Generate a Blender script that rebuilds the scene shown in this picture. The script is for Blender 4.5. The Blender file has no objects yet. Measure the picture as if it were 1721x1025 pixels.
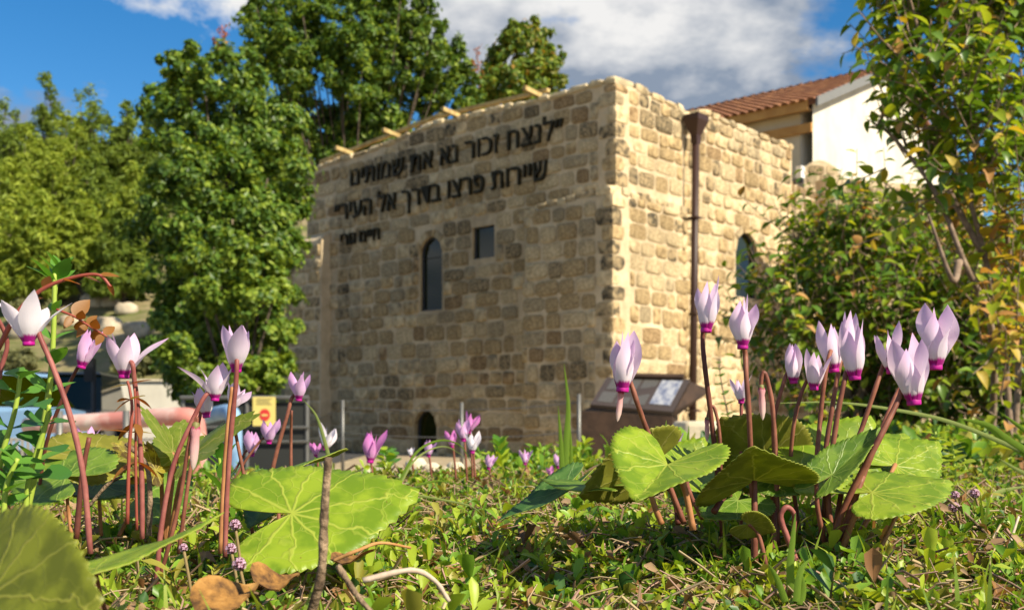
import bpy, bmesh, math, random
import numpy as np
from mathutils import Vector, Matrix, noise
from mathutils.geometry import tessellate_polygon

R = math.radians
rng = np.random.default_rng(11)
random.seed(11)
SC = bpy.context.scene
COL = SC.collection

# ------------------------------------------------------------------ camera
F, CX, HY, CAMZ = 1783.0, 860.5, 700.0, 1.0      # focal length and horizon in photo pixels
cam_data = bpy.data.cameras.new('camera')
cam = bpy.data.objects.new('camera', cam_data)
COL.objects.link(cam)
cam.location = (0, 0, CAMZ)
cam.rotation_euler = (R(90), 0, 0)
cam_data.sensor_width = 36.0
cam_data.lens = 36.0 * F / 1721.0
cam_data.shift_y = (HY - 512.5) / 1721.0
cam_data.clip_start = 0.02
cam_data.clip_end = 2000
cam_data.dof.use_dof = True
cam_data.dof.focus_distance = 0.53
cam_data.dof.aperture_fstop = 24.0
SC.camera = cam

# ------------------------------------------------------------------ sky and sun
SUN_EL = R(40)
SUN_H = Vector((0.785, -0.62, 0)).normalized()
SUN_DIR = Vector((SUN_H.x * math.cos(SUN_EL), SUN_H.y * math.cos(SUN_EL), math.sin(SUN_EL)))
world = bpy.data.worlds.new('World')
SC.world = world
world.use_nodes = True
wn, wl = world.node_tree.nodes, world.node_tree.links
wn.clear()
wout = wn.new('ShaderNodeOutputWorld')
wbg = wn.new('ShaderNodeBackground')
wbg.inputs['Strength'].default_value = 0.15
sky = wn.new('ShaderNodeTexSky')
sky.sky_type = 'NISHITA'
sky.sun_disc = False
sky.sun_elevation = SUN_EL
sky.sun_rotation = math.atan2(SUN_H.x, SUN_H.y)
sky.altitude = 400
sky.air_density = 1.0
sky.dust_density = 0.6
sky.ozone_density = 2.0
wtc = wn.new('ShaderNodeTexCoord')
# clouds: a noise field on a flat cloud deck, looked up by the direction of view
wsep = wn.new('ShaderNodeSeparateXYZ'); wl.new(wtc.outputs['Generated'], wsep.inputs[0])
wz = wn.new('ShaderNodeMath'); wz.operation = 'MAXIMUM'; wz.inputs[1].default_value = 0.0
wl.new(wsep.outputs['Z'], wz.inputs[0])
wz2 = wn.new('ShaderNodeMath'); wz2.operation = 'ADD'; wz2.inputs[1].default_value = 0.32
wl.new(wz.outputs[0], wz2.inputs[0])
wdx = wn.new('ShaderNodeMath'); wdx.operation = 'DIVIDE'; wl.new(wsep.outputs['X'], wdx.inputs[0]); wl.new(wz2.outputs[0], wdx.inputs[1])
wdy = wn.new('ShaderNodeMath'); wdy.operation = 'DIVIDE'; wl.new(wsep.outputs['Y'], wdy.inputs[0]); wl.new(wz2.outputs[0], wdy.inputs[1])
wcm = wn.new('ShaderNodeCombineXYZ'); wl.new(wdx.outputs[0], wcm.inputs[0]); wl.new(wdy.outputs[0], wcm.inputs[1])
wmap = wn.new('ShaderNodeMapping'); wl.new(wcm.outputs[0], wmap.inputs['Vector'])
CLOUD_OFF = (1.38, 16.31, 0.0)
wmap.inputs['Location'].default_value = CLOUD_OFF
wno = wn.new('ShaderNodeTexNoise'); wno.inputs['Scale'].default_value = 2.0
wno.inputs['Detail'].default_value = 9; wno.inputs['Roughness'].default_value = 0.60; wno.inputs['Distortion'].default_value = 0.1
wl.new(wmap.outputs[0], wno.inputs['Vector'])
wr = wn.new('ShaderNodeValToRGB')
wr.color_ramp.elements[0].position = 0.485; wr.color_ramp.elements[0].color = (0, 0, 0, 1)
wr.color_ramp.elements[1].position = 0.555; wr.color_ramp.elements[1].color = (1, 1, 1, 1)
wl.new(wno.outputs['Fac'], wr.inputs['Fac'])
wn2 = wn.new('ShaderNodeTexNoise'); wn2.inputs['Scale'].default_value = 3.6
wn2.inputs['Detail'].default_value = 7; wn2.inputs['Roughness'].default_value = 0.55
wl.new(wmap.outputs[0], wn2.inputs['Vector'])
wr2 = wn.new('ShaderNodeValToRGB')
wr2.color_ramp.elements[0].position = 0.44; wr2.color_ramp.elements[0].color = (0.78, 0.96, 1.25, 1)
wr2.color_ramp.elements[1].position = 0.60; wr2.color_ramp.elements[1].color = (2.6, 2.57, 2.53, 1)
wl.new(wn2.outputs['Fac'], wr2.inputs['Fac'])
wsat = wn.new('ShaderNodeHueSaturation'); wsat.inputs['Saturation'].default_value = 1.42; wsat.inputs['Value'].default_value = 0.42
wl.new(sky.outputs[0], wsat.inputs['Color'])
wmix = wn.new('ShaderNodeMix'); wmix.data_type = 'RGBA'
wl.new(wr.outputs['Color'], wmix.inputs['Factor'])
wl.new(wsat.outputs[0], wmix.inputs[6]); wl.new(wr2.outputs['Color'], wmix.inputs[7])
wl.new(wmix.outputs[2], wbg.inputs['Color'])
wl.new(wbg.outputs[0], wout.inputs['Surface'])

sun_data = bpy.data.lights.new('sun', 'SUN')
sun_data.energy = 3.7
sun_data.angle = R(0.53)
sun_data.color = (1.0, 0.89, 0.70)
sun = bpy.data.objects.new('sun', sun_data)
COL.objects.link(sun)
sun.location = (20, -20, 30)
sun.rotation_euler = (-SUN_DIR).to_track_quat('-Z', 'Y').to_euler()

SC.view_settings.view_transform = 'Standard'
SC.view_settings.look = 'None'
SC.view_settings.exposure = 1.2
SC.view_settings.gamma = 1.0
SC.view_settings.use_curve_mapping = False
SC.render.engine = 'CYCLES'
SC.cycles.use_denoising = True
SC.cycles.max_bounces = 8
SC.cycles.transparent_max_bounces = 8
SC.cycles.sample_clamp_indirect = 6.0

# ------------------------------------------------------------------ helpers
def P(px, py, d):
    """photo pixel and distance -> place in the world"""
    return Vector(((px - CX) / F * d, d, CAMZ - (py - HY) / F * d))

WM = {}

def put(o, parent=None, world_matrix=None):
    COL.objects.link(o)
    world_matrix = world_matrix if world_matrix is not None else Matrix()
    if parent is not None:
        o.parent = parent
        o.matrix_basis = WM[parent].inverted() @ world_matrix
    else:
        o.matrix_basis = world_matrix
    WM[o] = world_matrix
    return o

def tag(o, label=None, cat=None, group=None, kind=None):
    if label: o['label'] = label
    if cat: o['category'] = cat
    if group: o['group'] = group
    if kind: o['kind'] = kind
    return o

def thing(name, label, cat, loc, group=None):
    o = bpy.data.objects.new(name, None)
    o.empty_display_size = 0.1
    put(o, None, Matrix.Translation(Vector(loc)))
    return tag(o, label, cat, group)

def mesh(name, verts, faces, mats, mat_index=None, uv=None, smooth=True):
    me = bpy.data.meshes.new(name)
    me.from_pydata(verts, [], faces)
    for m in (mats if isinstance(mats, (list, tuple)) else [mats]):
        me.materials.append(m)
    if mat_index is not None:
        me.polygons.foreach_set('material_index', np.asarray(mat_index, dtype=np.int32))
    if uv is not None:
        ul = me.uv_layers.new(name='UVMap')
        idx = np.empty(len(me.loops), dtype=np.int32)
        me.loops.foreach_get('vertex_index', idx)
        ul.data.foreach_set('uv', np.asarray(uv, dtype=np.float32)[idx].ravel())
    me.polygons.foreach_set('use_smooth', np.full(len(me.polygons), smooth))
    me.update()
    return me

def obj(name, me, parent=None, wm=None, **tags):
    o = bpy.data.objects.new(name, me)
    put(o, parent, wm)
    return tag(o, **tags) if tags else o

def wobj(name, verts, faces, mats, parent=None, mat_index=None, uv=None, smooth=True, **tags):
    """mesh from world coordinates, origin at the parent's base (or at the mean of the points)"""
    v = np.asarray(verts, dtype=np.float64)
    if parent is not None:
        wm = Matrix.Translation(WM[parent].translation)
    else:
        c = v.mean(axis=0); c[2] = v[:, 2].min()
        wm = Matrix.Translation(Vector(c))
    v = v - np.array(wm.translation)
    return obj(name, mesh(name, v, faces, mats, mat_index, uv, smooth), parent, wm, **tags)

class MB:
    """collects shapes with world coordinates for one mesh"""
    def __init__(s): s.v = []; s.f = []; s.mi = []
    def add(s, v, f, mi=0):
        b = len(s.v); s.v += [tuple(p) for p in v]
        s.f += [tuple(b + i for i in q) for q in f]; s.mi += [mi] * len(f)
        return s
    def hexa(s, c8, mi=0):
        return s.add(c8, [(0, 3, 2, 1), (4, 5, 6, 7), (0, 1, 5, 4), (1, 2, 6, 5), (2, 3, 7, 6), (3, 0, 4, 7)], mi)
    def box(s, c, ax, ay, az, mi=0):
        c = Vector(c); ax, ay, az = Vector(ax), Vector(ay), Vector(az)
        return s.hexa([c - ax - ay - az, c + ax - ay - az, c + ax + ay - az, c - ax + ay - az,
                       c - ax - ay + az, c + ax - ay + az, c + ax + ay + az, c - ax + ay + az], mi)
    def abox(s, x0, x1, y0, y1, z0, z1, mi=0):
        return s.box(((x0+x1)/2, (y0+y1)/2, (z0+z1)/2), ((x1-x0)/2, 0, 0), (0, (y1-y0)/2, 0), (0, 0, (z1-z0)/2), mi)
    def tube(s, pts, rad, sides=8, mi=0, cap=True):
        v, f = tube(pts, rad, sides, cap); return s.add(v, f, mi)
    def build(s, name, mats, parent=None, smooth=False, **tags):
        return wobj(name, s.v, s.f, mats, parent, s.mi if isinstance(mats, list) else None, None, smooth, **tags)

def spline(pts, n=6):
    """Catmull-Rom through the points"""
    p = [Vector(q) for q in pts]
    if len(p) < 3: 
        return [p[0].lerp(p[-1], i / n) for i in range(n + 1)]
    p = [p[0] * 2 - p[1]] + p + [p[-1] * 2 - p[-2]]
    out = []
    for i in range(1, len(p) - 2):
        for k in range(n):
            t = k / n
            a, b, c, d = p[i-1], p[i], p[i+1], p[i+2]
            out.append(0.5 * ((2*b) + (c-a)*t + (2*a-5*b+4*c-d)*t*t + (3*b-a-3*c+d)*t*t*t))
    out.append(p[-2])
    return out

def tube(pts, rad, sides=8, cap=True):
    pts = [Vector(p) for p in pts]; n = len(pts)
    rad = [rad] * n if not hasattr(rad, '__len__') else list(rad)
    if len(rad) != n:
        rad = list(np.interp(np.linspace(0, 1, n), np.linspace(0, 1, len(rad)), rad))
    v, f = [], []
    t0 = (pts[1] - pts[0]).normalized()
    u = t0.orthogonal().normalized()
    for i in range(n):
        t = (pts[min(i+1, n-1)] - pts[max(i-1, 0)]).normalized()
        u = (u - t * u.dot(t))
        u = u.normalized() if u.length > 1e-6 else t.orthogonal().normalized()
        w = t.cross(u)
        for k in range(sides):
            a = 2 * math.pi * k / sides
            v.append(pts[i] + (u * math.cos(a) + w * math.sin(a)) * rad[i])
    for i in range(n - 1):
        for k in range(sides):
            k2 = (k + 1) % sides
            f.append((i*sides+k, i*sides+k2, (i+1)*sides+k2, (i+1)*sides+k))
    if cap:
        f.append(tuple(range(sides - 1, -1, -1))); f.append(tuple((n-1)*sides + k for k in range(sides)))
    return v, f

# ------------------------------------------------------------------ materials
def new_mat(name):
    m = bpy.data.materials.new(name); m.use_nodes = True
    nt = m.node_tree
    return m, nt, nt.nodes, nt.links, nt.nodes['Principled BSDF']

def plain(name, col, rough=0.6, metal=0.0, var=0.12, scale=8.0, bump=0.0, spec=0.4):
    """one base colour with a little noise in it"""
    m, nt, n, l, b = new_mat(name)
    tc = n.new('ShaderNodeTexCoord')
    no = n.new('ShaderNodeTexNoise'); no.inputs['Scale'].default_value = scale; no.inputs['Detail'].default_value = 5
    l.new(tc.outputs['Object'], no.inputs['Vector'])
    mx = n.new('ShaderNodeMix'); mx.data_type = 'RGBA'
    mx.inputs[6].default_value = (*[c * (1 - var) for c in col], 1)
    mx.inputs[7].default_value = (*[min(1, c * (1 + var)) for c in col], 1)
    l.new(no.outputs['Fac'], mx.inputs['Factor']); l.new(mx.outputs[2], b.inputs['Base Color'])
    b.inputs['Roughness'].default_value = rough; b.inputs['Metallic'].default_value = metal
    b.inputs['Specular IOR Level'].default_value = spec
    if bump:
        bp = n.new('ShaderNodeBump'); bp.inputs['Strength'].default_value = bump; bp.inputs['Distance'].default_value = 0.02
        l.new(no.outputs['Fac'], bp.inputs['Height']); l.new(bp.outputs[0], b.inputs['Normal'])
    return m

def two_tone(name, c1, c2, scale=3.0, rough=0.9, bump=0.5, lo=0.4, hi=0.62, c3=None, dist=0.03, coords='Object', detail=8, stain=0.0):
    """patches of two (three) colours, fine relief"""
    m, nt, n, l, b = new_mat(name)
    tc = n.new('ShaderNodeTexCoord')
    no = n.new('ShaderNodeTexNoise'); no.inputs['Scale'].default_value = scale; no.inputs['Detail'].default_value = detail
    no.inputs['Roughness'].default_value = 0.62
    l.new(tc.outputs[coords], no.inputs['Vector'])
    r = n.new('ShaderNodeValToRGB')
    r.color_ramp.elements[0].position = lo; r.color_ramp.elements[0].color = (*c1, 1)
    r.color_ramp.elements[1].position = hi; r.color_ramp.elements[1].color = (*c2, 1)
    if c3:
        e = r.color_ramp.elements.new(min(0.98, hi + 0.1)); e.color = (*c3, 1)
    l.new(no.outputs['Fac'], r.inputs['Fac'])
    out = r.outputs['Color']
    if stain:                                   # grey weathering that runs down the wall in broad irregular streaks
        ge = n.new('ShaderNodeNewGeometry'); mp = n.new('ShaderNodeMapping'); mp.inputs['Scale'].default_value = (0.9, 0.9, 0.35); l.new(ge.outputs['Position'], mp.inputs['Vector'])
        n3 = n.new('ShaderNodeTexNoise'); n3.inputs['Scale'].default_value = 1.0; n3.inputs['Detail'].default_value = 6; n3.inputs['Roughness'].default_value = 0.65; l.new(mp.outputs[0], n3.inputs['Vector'])
        mr = n.new('ShaderNodeMapRange'); mr.inputs['From Min'].default_value = .50; mr.inputs['From Max'].default_value = .66; mr.inputs['To Max'].default_value = stain; l.new(n3.outputs['Fac'], mr.inputs['Value'])
        ml = n.new('ShaderNodeMix'); ml.data_type = 'RGBA'; ml.blend_type = 'MULTIPLY'; ml.inputs[7].default_value = (.42, .41, .40, 1)
        l.new(mr.outputs[0], ml.inputs['Factor']); l.new(out, ml.inputs[6]); out = ml.outputs[2]
    l.new(out, b.inputs['Base Color'])
    b.inputs['Roughness'].default_value = rough; b.inputs['Specular IOR Level'].default_value = 0.25
    if bump:
        n2 = n.new('ShaderNodeTexNoise'); n2.inputs['Scale'].default_value = scale * 3; n2.inputs['Detail'].default_value = 8
        l.new(tc.outputs[coords], n2.inputs['Vector'])
        bp = n.new('ShaderNodeBump'); bp.inputs['Strength'].default_value = bump; bp.inputs['Distance'].default_value = dist
        l.new(n2.outputs['Fac'], bp.inputs['Height']); l.new(bp.outputs[0], b.inputs['Normal'])
    return m

def leafy(name, c1, c2, trans=0.35, rough=0.5, c3=None, spec=0.35, tcol=None):
    """leaf: every separate leaf takes its own tint between c1 and c2; lets some light through"""
    m, nt, n, l, b = new_mat(name)
    ge = n.new('ShaderNodeNewGeometry')
    r = n.new('ShaderNodeValToRGB')
    r.color_ramp.elements[0].color = (*c1, 1); r.color_ramp.elements[1].color = (*c2, 1)
    if c3:
        r.color_ramp.elements[1].position = 0.85
        e = r.color_ramp.elements.new(1.0); e.color = (*c3, 1)
    l.new(ge.outputs['Random Per Island'], r.inputs['Fac'])
    l.new(r.outputs['Color'], b.inputs['Base Color'])
    b.inputs['Roughness'].default_value = rough; b.inputs['Specular IOR Level'].default_value = spec
    tr = n.new('ShaderNodeBsdfTranslucent')
    ms = n.new('ShaderNodeMixRGB'); ms.blend_type = 'MULTIPLY'; ms.inputs['Fac'].default_value = 1.0
    ms.inputs['Color2'].default_value = (*(tcol or (1.5, 1.35, 0.55)), 1)
    l.new(r.outputs['Color'], ms.inputs['Color1']); l.new(ms.outputs[0], tr.inputs['Color'])
    mx = n.new('ShaderNodeMixShader'); mx.inputs['Fac'].default_value = trans
    l.new(b.outputs[0], mx.inputs[1]); l.new(tr.outputs[0], mx.inputs[2])
    l.new(mx.outputs[0], n['Material Output'].inputs['Surface'])
    return m

def pick(weights):
    return random.choices(range(len(weights)), weights)[0]
# ------------------------------------------------------------------ the ground
def fbm(x, y, s=1.0, o=0.0):
    return noise.fractal(Vector((x * s + o, y * s - o, o * 0.7)), 1.0, 2.0, 4)

GZ = 0.15                                    # level of the courtyard
def sstep(a, b, x):
    t = min(1.0, max(0.0, (x - a) / (b - a))); return t * t * (3 - 2 * t)

def hill_z(x, y):
    s = max(0.0, y - 28.0 + 0.12 * (x + 10))
    k = 0.44 - 0.36 * sstep(-9, 12, x)
    s = s if s < 30 else 30 + (s - 30) * .3
    z = GZ + k * s * sstep(0, 6, s) + 0.9 * fbm(x, y, 0.11, 3.0) * sstep(0, 12, s) * 0.8
    return z - 0.12 * max(0.0, s - 70)

def bed_edge(x):
    return 1.95 + 0.12 * math.sin(x * 2.3 + 1) + 6.0 * sstep(0.55, 1.5, x)

def bed_z(x, y):
    e = bed_edge(x)
    top = 0.919 + 0.017 * fbm(x, y, 3.0, 1.0) + 0.006 * fbm(x, y, 11.0, 5.0)
    top -= 0.018 * sstep(0.9, 1.9, y) + 0.03 * sstep(0.9, 1.9, y) * sstep(0.1, -0.7, x)
    return top + (GZ - 0.1 - top) * sstep(e - 0.05, e + 0.22, y)

M_soil = two_tone('soil', (0.045, 0.03, 0.018), (0.12, 0.085, 0.05), 60, 0.95, 0.9, 0.4, 0.65, dist=0.004)
M_paving = two_tone('courtyard_gravel', (0.30, 0.24, 0.155), (0.42, 0.34, 0.225), 2.5, 0.95, 0.5, 0.35, 0.65)
M_hill = two_tone('hillside_earth', (0.10, 0.12, 0.03), (0.25, 0.20, 0.11), 0.45, 0.95, 0.8, 0.40, 0.58, c3=(0.36, 0.30, 0.20), dist=0.15)
M_road = two_tone('asphalt', (0.045, 0.045, 0.048), (0.075, 0.072, 0.07), 4, 0.9, 0.3)

def sheet(name, x0, x1, nx, y0, y1, ny, zf, mat, **kw):
    xs = np.linspace(x0, x1, nx); ys = np.linspace(y0, y1, ny)
    v = [(x, y, zf(x, y)) for y in ys for x in xs]
    f = [(j*nx+i, j*nx+i+1, (j+1)*nx+i+1, (j+1)*nx+i) for j in range(ny-1) for i in range(nx-1)]
    return obj(name, mesh(name, v, f, mat), None, None, kind='structure')

sheet('ground', -600, 600, 3, -400, 900, 3, lambda x, y: GZ - 0.30, M_paving)
sheet('courtyard', -30, 34, 2, -12, 30, 2, lambda x, y: GZ, M_paving)
sheet('hillside', -110, 110, 111, 27.5, 150, 90, hill_z, M_hill)
sheet('road', -30, -3.2, 2, 12.5, 27.3, 2, lambda x, y: GZ + 0.006, M_road)
sheet('flower_bed', -2.6, 4.6, 145, 0.05, 8.6, 172, bed_z, M_soil)
M_kerb = two_tone('limestone_kerb', (0.50, 0.43, 0.30), (0.64, 0.57, 0.43), 4, 0.9, 0.4)

# ------------------------------------------------------------------ the old stone building
ROCK = [two_tone('limestone_ochre', (0.25, 0.175, 0.085), (0.52, 0.385, 0.20), 7, 0.92, 1.0, 0.38, 0.58, stain=.45),
        two_tone('limestone_pale', (0.38, 0.285, 0.155), (0.68, 0.54, 0.32), 7, 0.92, 1.0, 0.36, 0.58, stain=.45),
        two_tone('limestone_brown', (0.20, 0.13, 0.062), (0.43, 0.30, 0.155), 7, 0.92, 1.0, 0.40, 0.60, stain=.45),
        two_tone('limestone_lichen', (0.095, 0.078, 0.050), (0.44, 0.33, 0.18), 7, 0.95, 1.0, 0.40, 0.56, stain=.45),
        two_tone('limestone_grey', (0.25, 0.195, 0.115), (0.50, 0.40, 0.24), 7, 0.92, 1.0, 0.38, 0.60, stain=.45),
        two_tone('limestone_dark_crust', (0.065, 0.055, 0.038), (0.34, 0.26, 0.145), 7, 0.95, 1.0, 0.40, 0.60, stain=.45)]
M_mortar = two_tone('lime_mortar', (0.46, 0.36, 0.225), (0.66, 0.53, 0.345), 2.4, 0.95, 0.9, 0.35, 0.65, stain=.45)
M_crust = two_tone('weathered_lime_coping', (0.367, 0.298, 0.184), (0.632, 0.528, 0.336), 2.2, 0.95, 0.6, 0.35, 0.6, stain=.45)
M_reveal = two_tone('window_reveal_plaster', (0.347, 0.259, 0.132), (0.479, 0.365, 0.200), 3, 0.95, 0.4)
M_glass = plain('dark_window_glass', (0.012, 0.016, 0.0), 0.06, 0, 0.3, 2, spec=0.6)
M_frame = plain('dark_steel_frame', (0.05, 0.055, 0.065), 0.45, 0.4)
M_timber = two_tone('weathered_timber', (0.34, 0.23, 0.09), (0.52, 0.40, 0.17), 6, 0.8, 0.3)
M_letter = plain('blackened_steel_letters', (0.020, 0.014, 0.0), 0.55, 0.3, 0.3)
M_pipe = plain('brown_painted_pipe', (0.038, 0.016, 0.011), 0.5, 0, 0.2, 5)

C0 = Vector(((1035 - CX) / F * 20.0, 20.0, 0))          # foot of the near corner
UF = Vector((-1960, F, 0)).normalized()                 # along the front wall, away from the corner
US = Vector((1640, F, 0)).normalized()                  # along the sunlit side wall
US = (US - UF * US.dot(UF)).normalized()
NF = -US                                                # outward normals
NS = -UF

def wall_tz(px, py, o, u, nrm):
    """where the line of sight through a photo pixel meets a wall plane"""
    ray = Vector(((px - CX) / F, 1, -(py - HY) / F))
    k = (Vector((o.x, o.y, CAMZ)) - Vector((0, 0, CAMZ))).dot(nrm) / ray.dot(nrm)
    p = Vector((0, 0, CAMZ)) + ray * k
    return (p - o).dot(u), p.z

def ftz(px, py): return wall_tz(px, py, C0, UF, NF)
def stz(px, py): return wall_tz(px, py, C0, US, NS)

front_top = sorted([ftz(*q) for q in ((1035, 137), (985, 148), (935, 163), (880, 176), (820, 190), (770, 203), (735, 208), (700, 222), (655, 243), (600, 262), (552, 276), (528, 287))])
front_top[0] = (0.0, front_top[0][1])
FT_END = 9.55
front_top = [q for q in front_top if q[0] < FT_END - 0.1] + [(FT_END, front_top[-1][1] - 0.15)]
side_top = [(0.0, front_top[0][1])] + [stz(*q) for q in ((1060, 145), (1100, 165), (1140, 184))]
S_GAP = stz(1150, 200)[0]
side_top += [(S_GAP, side_top[-1][1] - 0.05)]
S_END = stz(1337, 250)[0]
side2_top = [(S_GAP + 0.02, stz(1172, 203)[1]), (stz(1190, 190)[0], stz(1190, 190)[1]), (stz(1260, 220)[0], stz(1260, 220)[1]), (S_END, stz(1337, 250)[1])]

def prof(top, t):
    return float(np.interp(t, [q[0] for q in top], [q[1] for q in top]))

def arch_loop(t0, t1, z0, z1, n=9):
    """rectangle with a round head, counter-clockwise in (t, z)"""
    r = (t1 - t0) / 2; c = (t0 + t1) / 2; rise = min(r, (z1 - z0) * 0.5)
    pts = [(t0, z0), (t1, z0)]
    for k in range(n + 1):
        a = math.pi * k / n
        pts.append((c + r * math.cos(a), z1 - rise + rise * math.sin(a)))
    return pts

def rect_of(fn, x0, x1, y0, y1):
    a = fn(x0, (y0+y1)/2)[0]; b = fn(x1, (y0+y1)/2)[0]
    xm = (x0 + x1) / 2
    return min(a, b), max(a, b), fn(xm, y1)[1], fn(xm, y0)[1]

open_tall = rect_of(ftz, 706, 743, 398, 522)
open_sq = rect_of(ftz, 794, 831, 380, 434)
open_low = rect_of(ftz, 696, 734, 689, 760)
open_side = rect_of(stz, 1243, 1279, 390, 500)
holes_front = [arch_loop(*open_tall), [(open_sq[0], open_sq[2]), (open_sq[1], open_sq[2]), (open_sq[1], open_sq[3]), (open_sq[0], open_sq[3])], arch_loop(*open_low)]
holes_side = [arch_loop(*open_side)]

building = thing('stone_building', 'old square stone building with Hebrew letters across its shaded front wall', 'building', C0)

def slab(name, o, u, nrm, outer, holes, mat, parent, thick=0.6, reveal=0.42):
    """wall with openings: outer face on the plane, reveals going in, a back face"""
    loops = [outer] + holes
    pts = [q for lp in loops for q in lp]
    tri = tessellate_polygon([[Vector((a, b, 0)) for a, b in lp] for lp in loops])
    b = MB()
    w = lambda q, dep: o + u * q[0] + Vector((0, 0, q[1])) - nrm * dep
    fr = [w(q, 0) for q in pts]
    fixed = []
    for t in tri:
        n = (fr[t[1]] - fr[t[0]]).cross(fr[t[2]] - fr[t[0]])
        fixed.append(tuple(t) if n.dot(nrm) > 0 else tuple(reversed(t)))
    b.add(fr, fixed)
    k = len(outer)
    for i in range(k):
        j = (i + 1) % k
        b.add([w(outer[i], 0), w(outer[j], 0), w(outer[j], thick), w(outer[i], thick)], [(0, 1, 2, 3)])
    b.add([w(q, thick) for q in outer], [tuple(range(k))])
    reveals = []
    for h in holes:
        k = len(h); b2 = MB(); reveals.append(b2)
        for i in range(k):
            j = (i + 1) % k
            b2.add([w(h[i], 0.0), w(h[j], 0.0), w(h[j], reveal), w(h[i], reveal)], [(0, 1, 2, 3)])
    ob = b.build(name, mat, parent)
    for b2 in reveals:
        b2.build('window_reveal', M_reveal, ob)
    return ob

front_outer = [(0, GZ - 0.3)] + [(FT_END, GZ - 0.3)] + [(t, z) for t, z in reversed(front_top)]
wall_front = slab('front_wall', C0, UF, NF, front_outer, holes_front, M_mortar, building)
CS = C0 + US * 0.602                                       # the side slab starts behind the front slab
so = [(0.602 - 0.602, GZ - 0.3), (S_GAP - 0.602, GZ - 0.3)] + [(t - 0.602, z) for t, z in reversed(side_top[1:])] + [(0.0, prof(side_top, 0.602))]
wall_side = slab('side_wall', CS, US, NS, so, [], M_mortar, building)
so2 = [(S_GAP - 0.602, GZ - 0.3), (S_END - 0.602, GZ - 0.3)] + [(t - 0.602, z) for t, z in reversed(side2_top)]
wall_side2 = slab('side_wall', CS - NS * 0.10, US, NS, so2, [[(t - 0.602, z) for t, z in holes_side[0]]], M_mortar, building)

# flat roof behind the parapets, end and rear walls
b = MB()
zr = 6.3
q = [C0 - NF * 0.3 - NS * 0.3, C0 + UF * (FT_END - 0.1) - NF * 0.3, C0 + UF * (FT_END - 0.1) + US * (S_END - 0.2), C0 + US * (S_END - 0.2) - NS * 0.3]
b.hexa([p + Vector((0, 0, zr - 0.3)) for p in q] + [p + Vector((0, 0, zr)) for p in q])
b.build('roof_slab', M_crust, building)
b = MB()
e = C0 + UF * (FT_END - 0.35) - NF * 0.61
b.box(e + US * (S_END / 2 - 0.5) + Vector((0, 0, 3.2)), UF * 0.3, US * (S_END / 2 - 0.35), Vector((0, 0, 3.3)))
b.box(C0 + US * (S_END - 0.35) + UF * (FT_END / 2 + 0.3) + Vector((0, 0, 3.2)), UF * (FT_END / 2 - 0.45), US * 0.3, Vector((0, 0, 3.3)))
b.build('rear_wall', M_mortar, building)

# worn coping: rough flat stones bedded along the wall tops
def rough_block(c, ax, ay, az, seed, mats, parent, name):
    """block with chipped, uneven corners and edges"""
    g = random.Random(seed); v, f = [], []
    xs, ys_, zs = (-1, -.45, .4, 1), (-1, 0, 1), (-1, .1, 1)
    idx = {}
    for i, x in enumerate(xs):
        for j, y in enumerate(ys_):
            for k, z in enumerate(zs):
                if 0 < i < 3 and j == 1 and k == 1: continue
                nb_ = (abs(x) == 1) + (abs(y) == 1) + (abs(z) == 1)
                sh = 1 - (.13 if nb_ == 3 else .05 if nb_ == 2 else 0) * g.uniform(.3, 1.6)
                idx[(i, j, k)] = len(v)
                v.append(c + ax * x * sh + ay * y * sh + az * (z * sh + g.uniform(-.12, .12)))
    q = lambda *t: tuple(idx[p] for p in t)
    for i in range(3):
        for j in range(2):
            f.append(q((i, j, 2), (i+1, j, 2), (i+1, j+1, 2), (i, j+1, 2))); f.append(q((i, j, 0), (i, j+1, 0), (i+1, j+1, 0), (i+1, j, 0)))
        for k in range(2):
            f.append(q((i, 0, k), (i+1, 0, k), (i+1, 0, k+1), (i, 0, k+1))); f.append(q((i, 2, k), (i, 2, k+1), (i+1, 2, k+1), (i+1, 2, k)))
    for j in range(2):
        for k in range(2):
            f.append(q((0, j, k), (0, j, k+1), (0, j+1, k+1), (0, j+1, k))); f.append(q((3, j, k), (3, j+1, k), (3, j+1, k+1), (3, j, k+1)))
    return wobj(name, v, f, mats, parent, smooth=False)
def coping(o, u, nrm, top, parent, t0, t1, seed, w=0.62):
    g = random.Random(seed); t = t0
    while t < t1 - .1:
        L = min(g.uniform(.26, .55), t1 - t)
        h = g.uniform(.035, .075); c = o + u * (t + L / 2) - nrm * (w / 2 - g.uniform(.03, .07)) + Vector((0, 0, prof(top, t + L / 2) + h * .55))
        sl = (prof(top, t + L) - prof(top, t)) / L
        rough_block(c, (u + Vector((0, 0, sl))) * (L / 2 - .006), nrm * (w / 2), Vector((0, 0, h)), g.random(), g.choices((M_crust, ROCK[1], ROCK[4]), (4, 2, 2))[0], parent, 'coping_stone')
        t += L
coping(C0, UF, NF, front_top, wall_front, -0.02, FT_END, 1)
coping(C0 + US * .0, US, NS, side_top, wall_side, 0.62, S_GAP - 0.02, 2)
coping(C0 - NS * 0.10, US, NS, side2_top, wall_side2, S_GAP + 0.03, S_END, 3)

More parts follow.
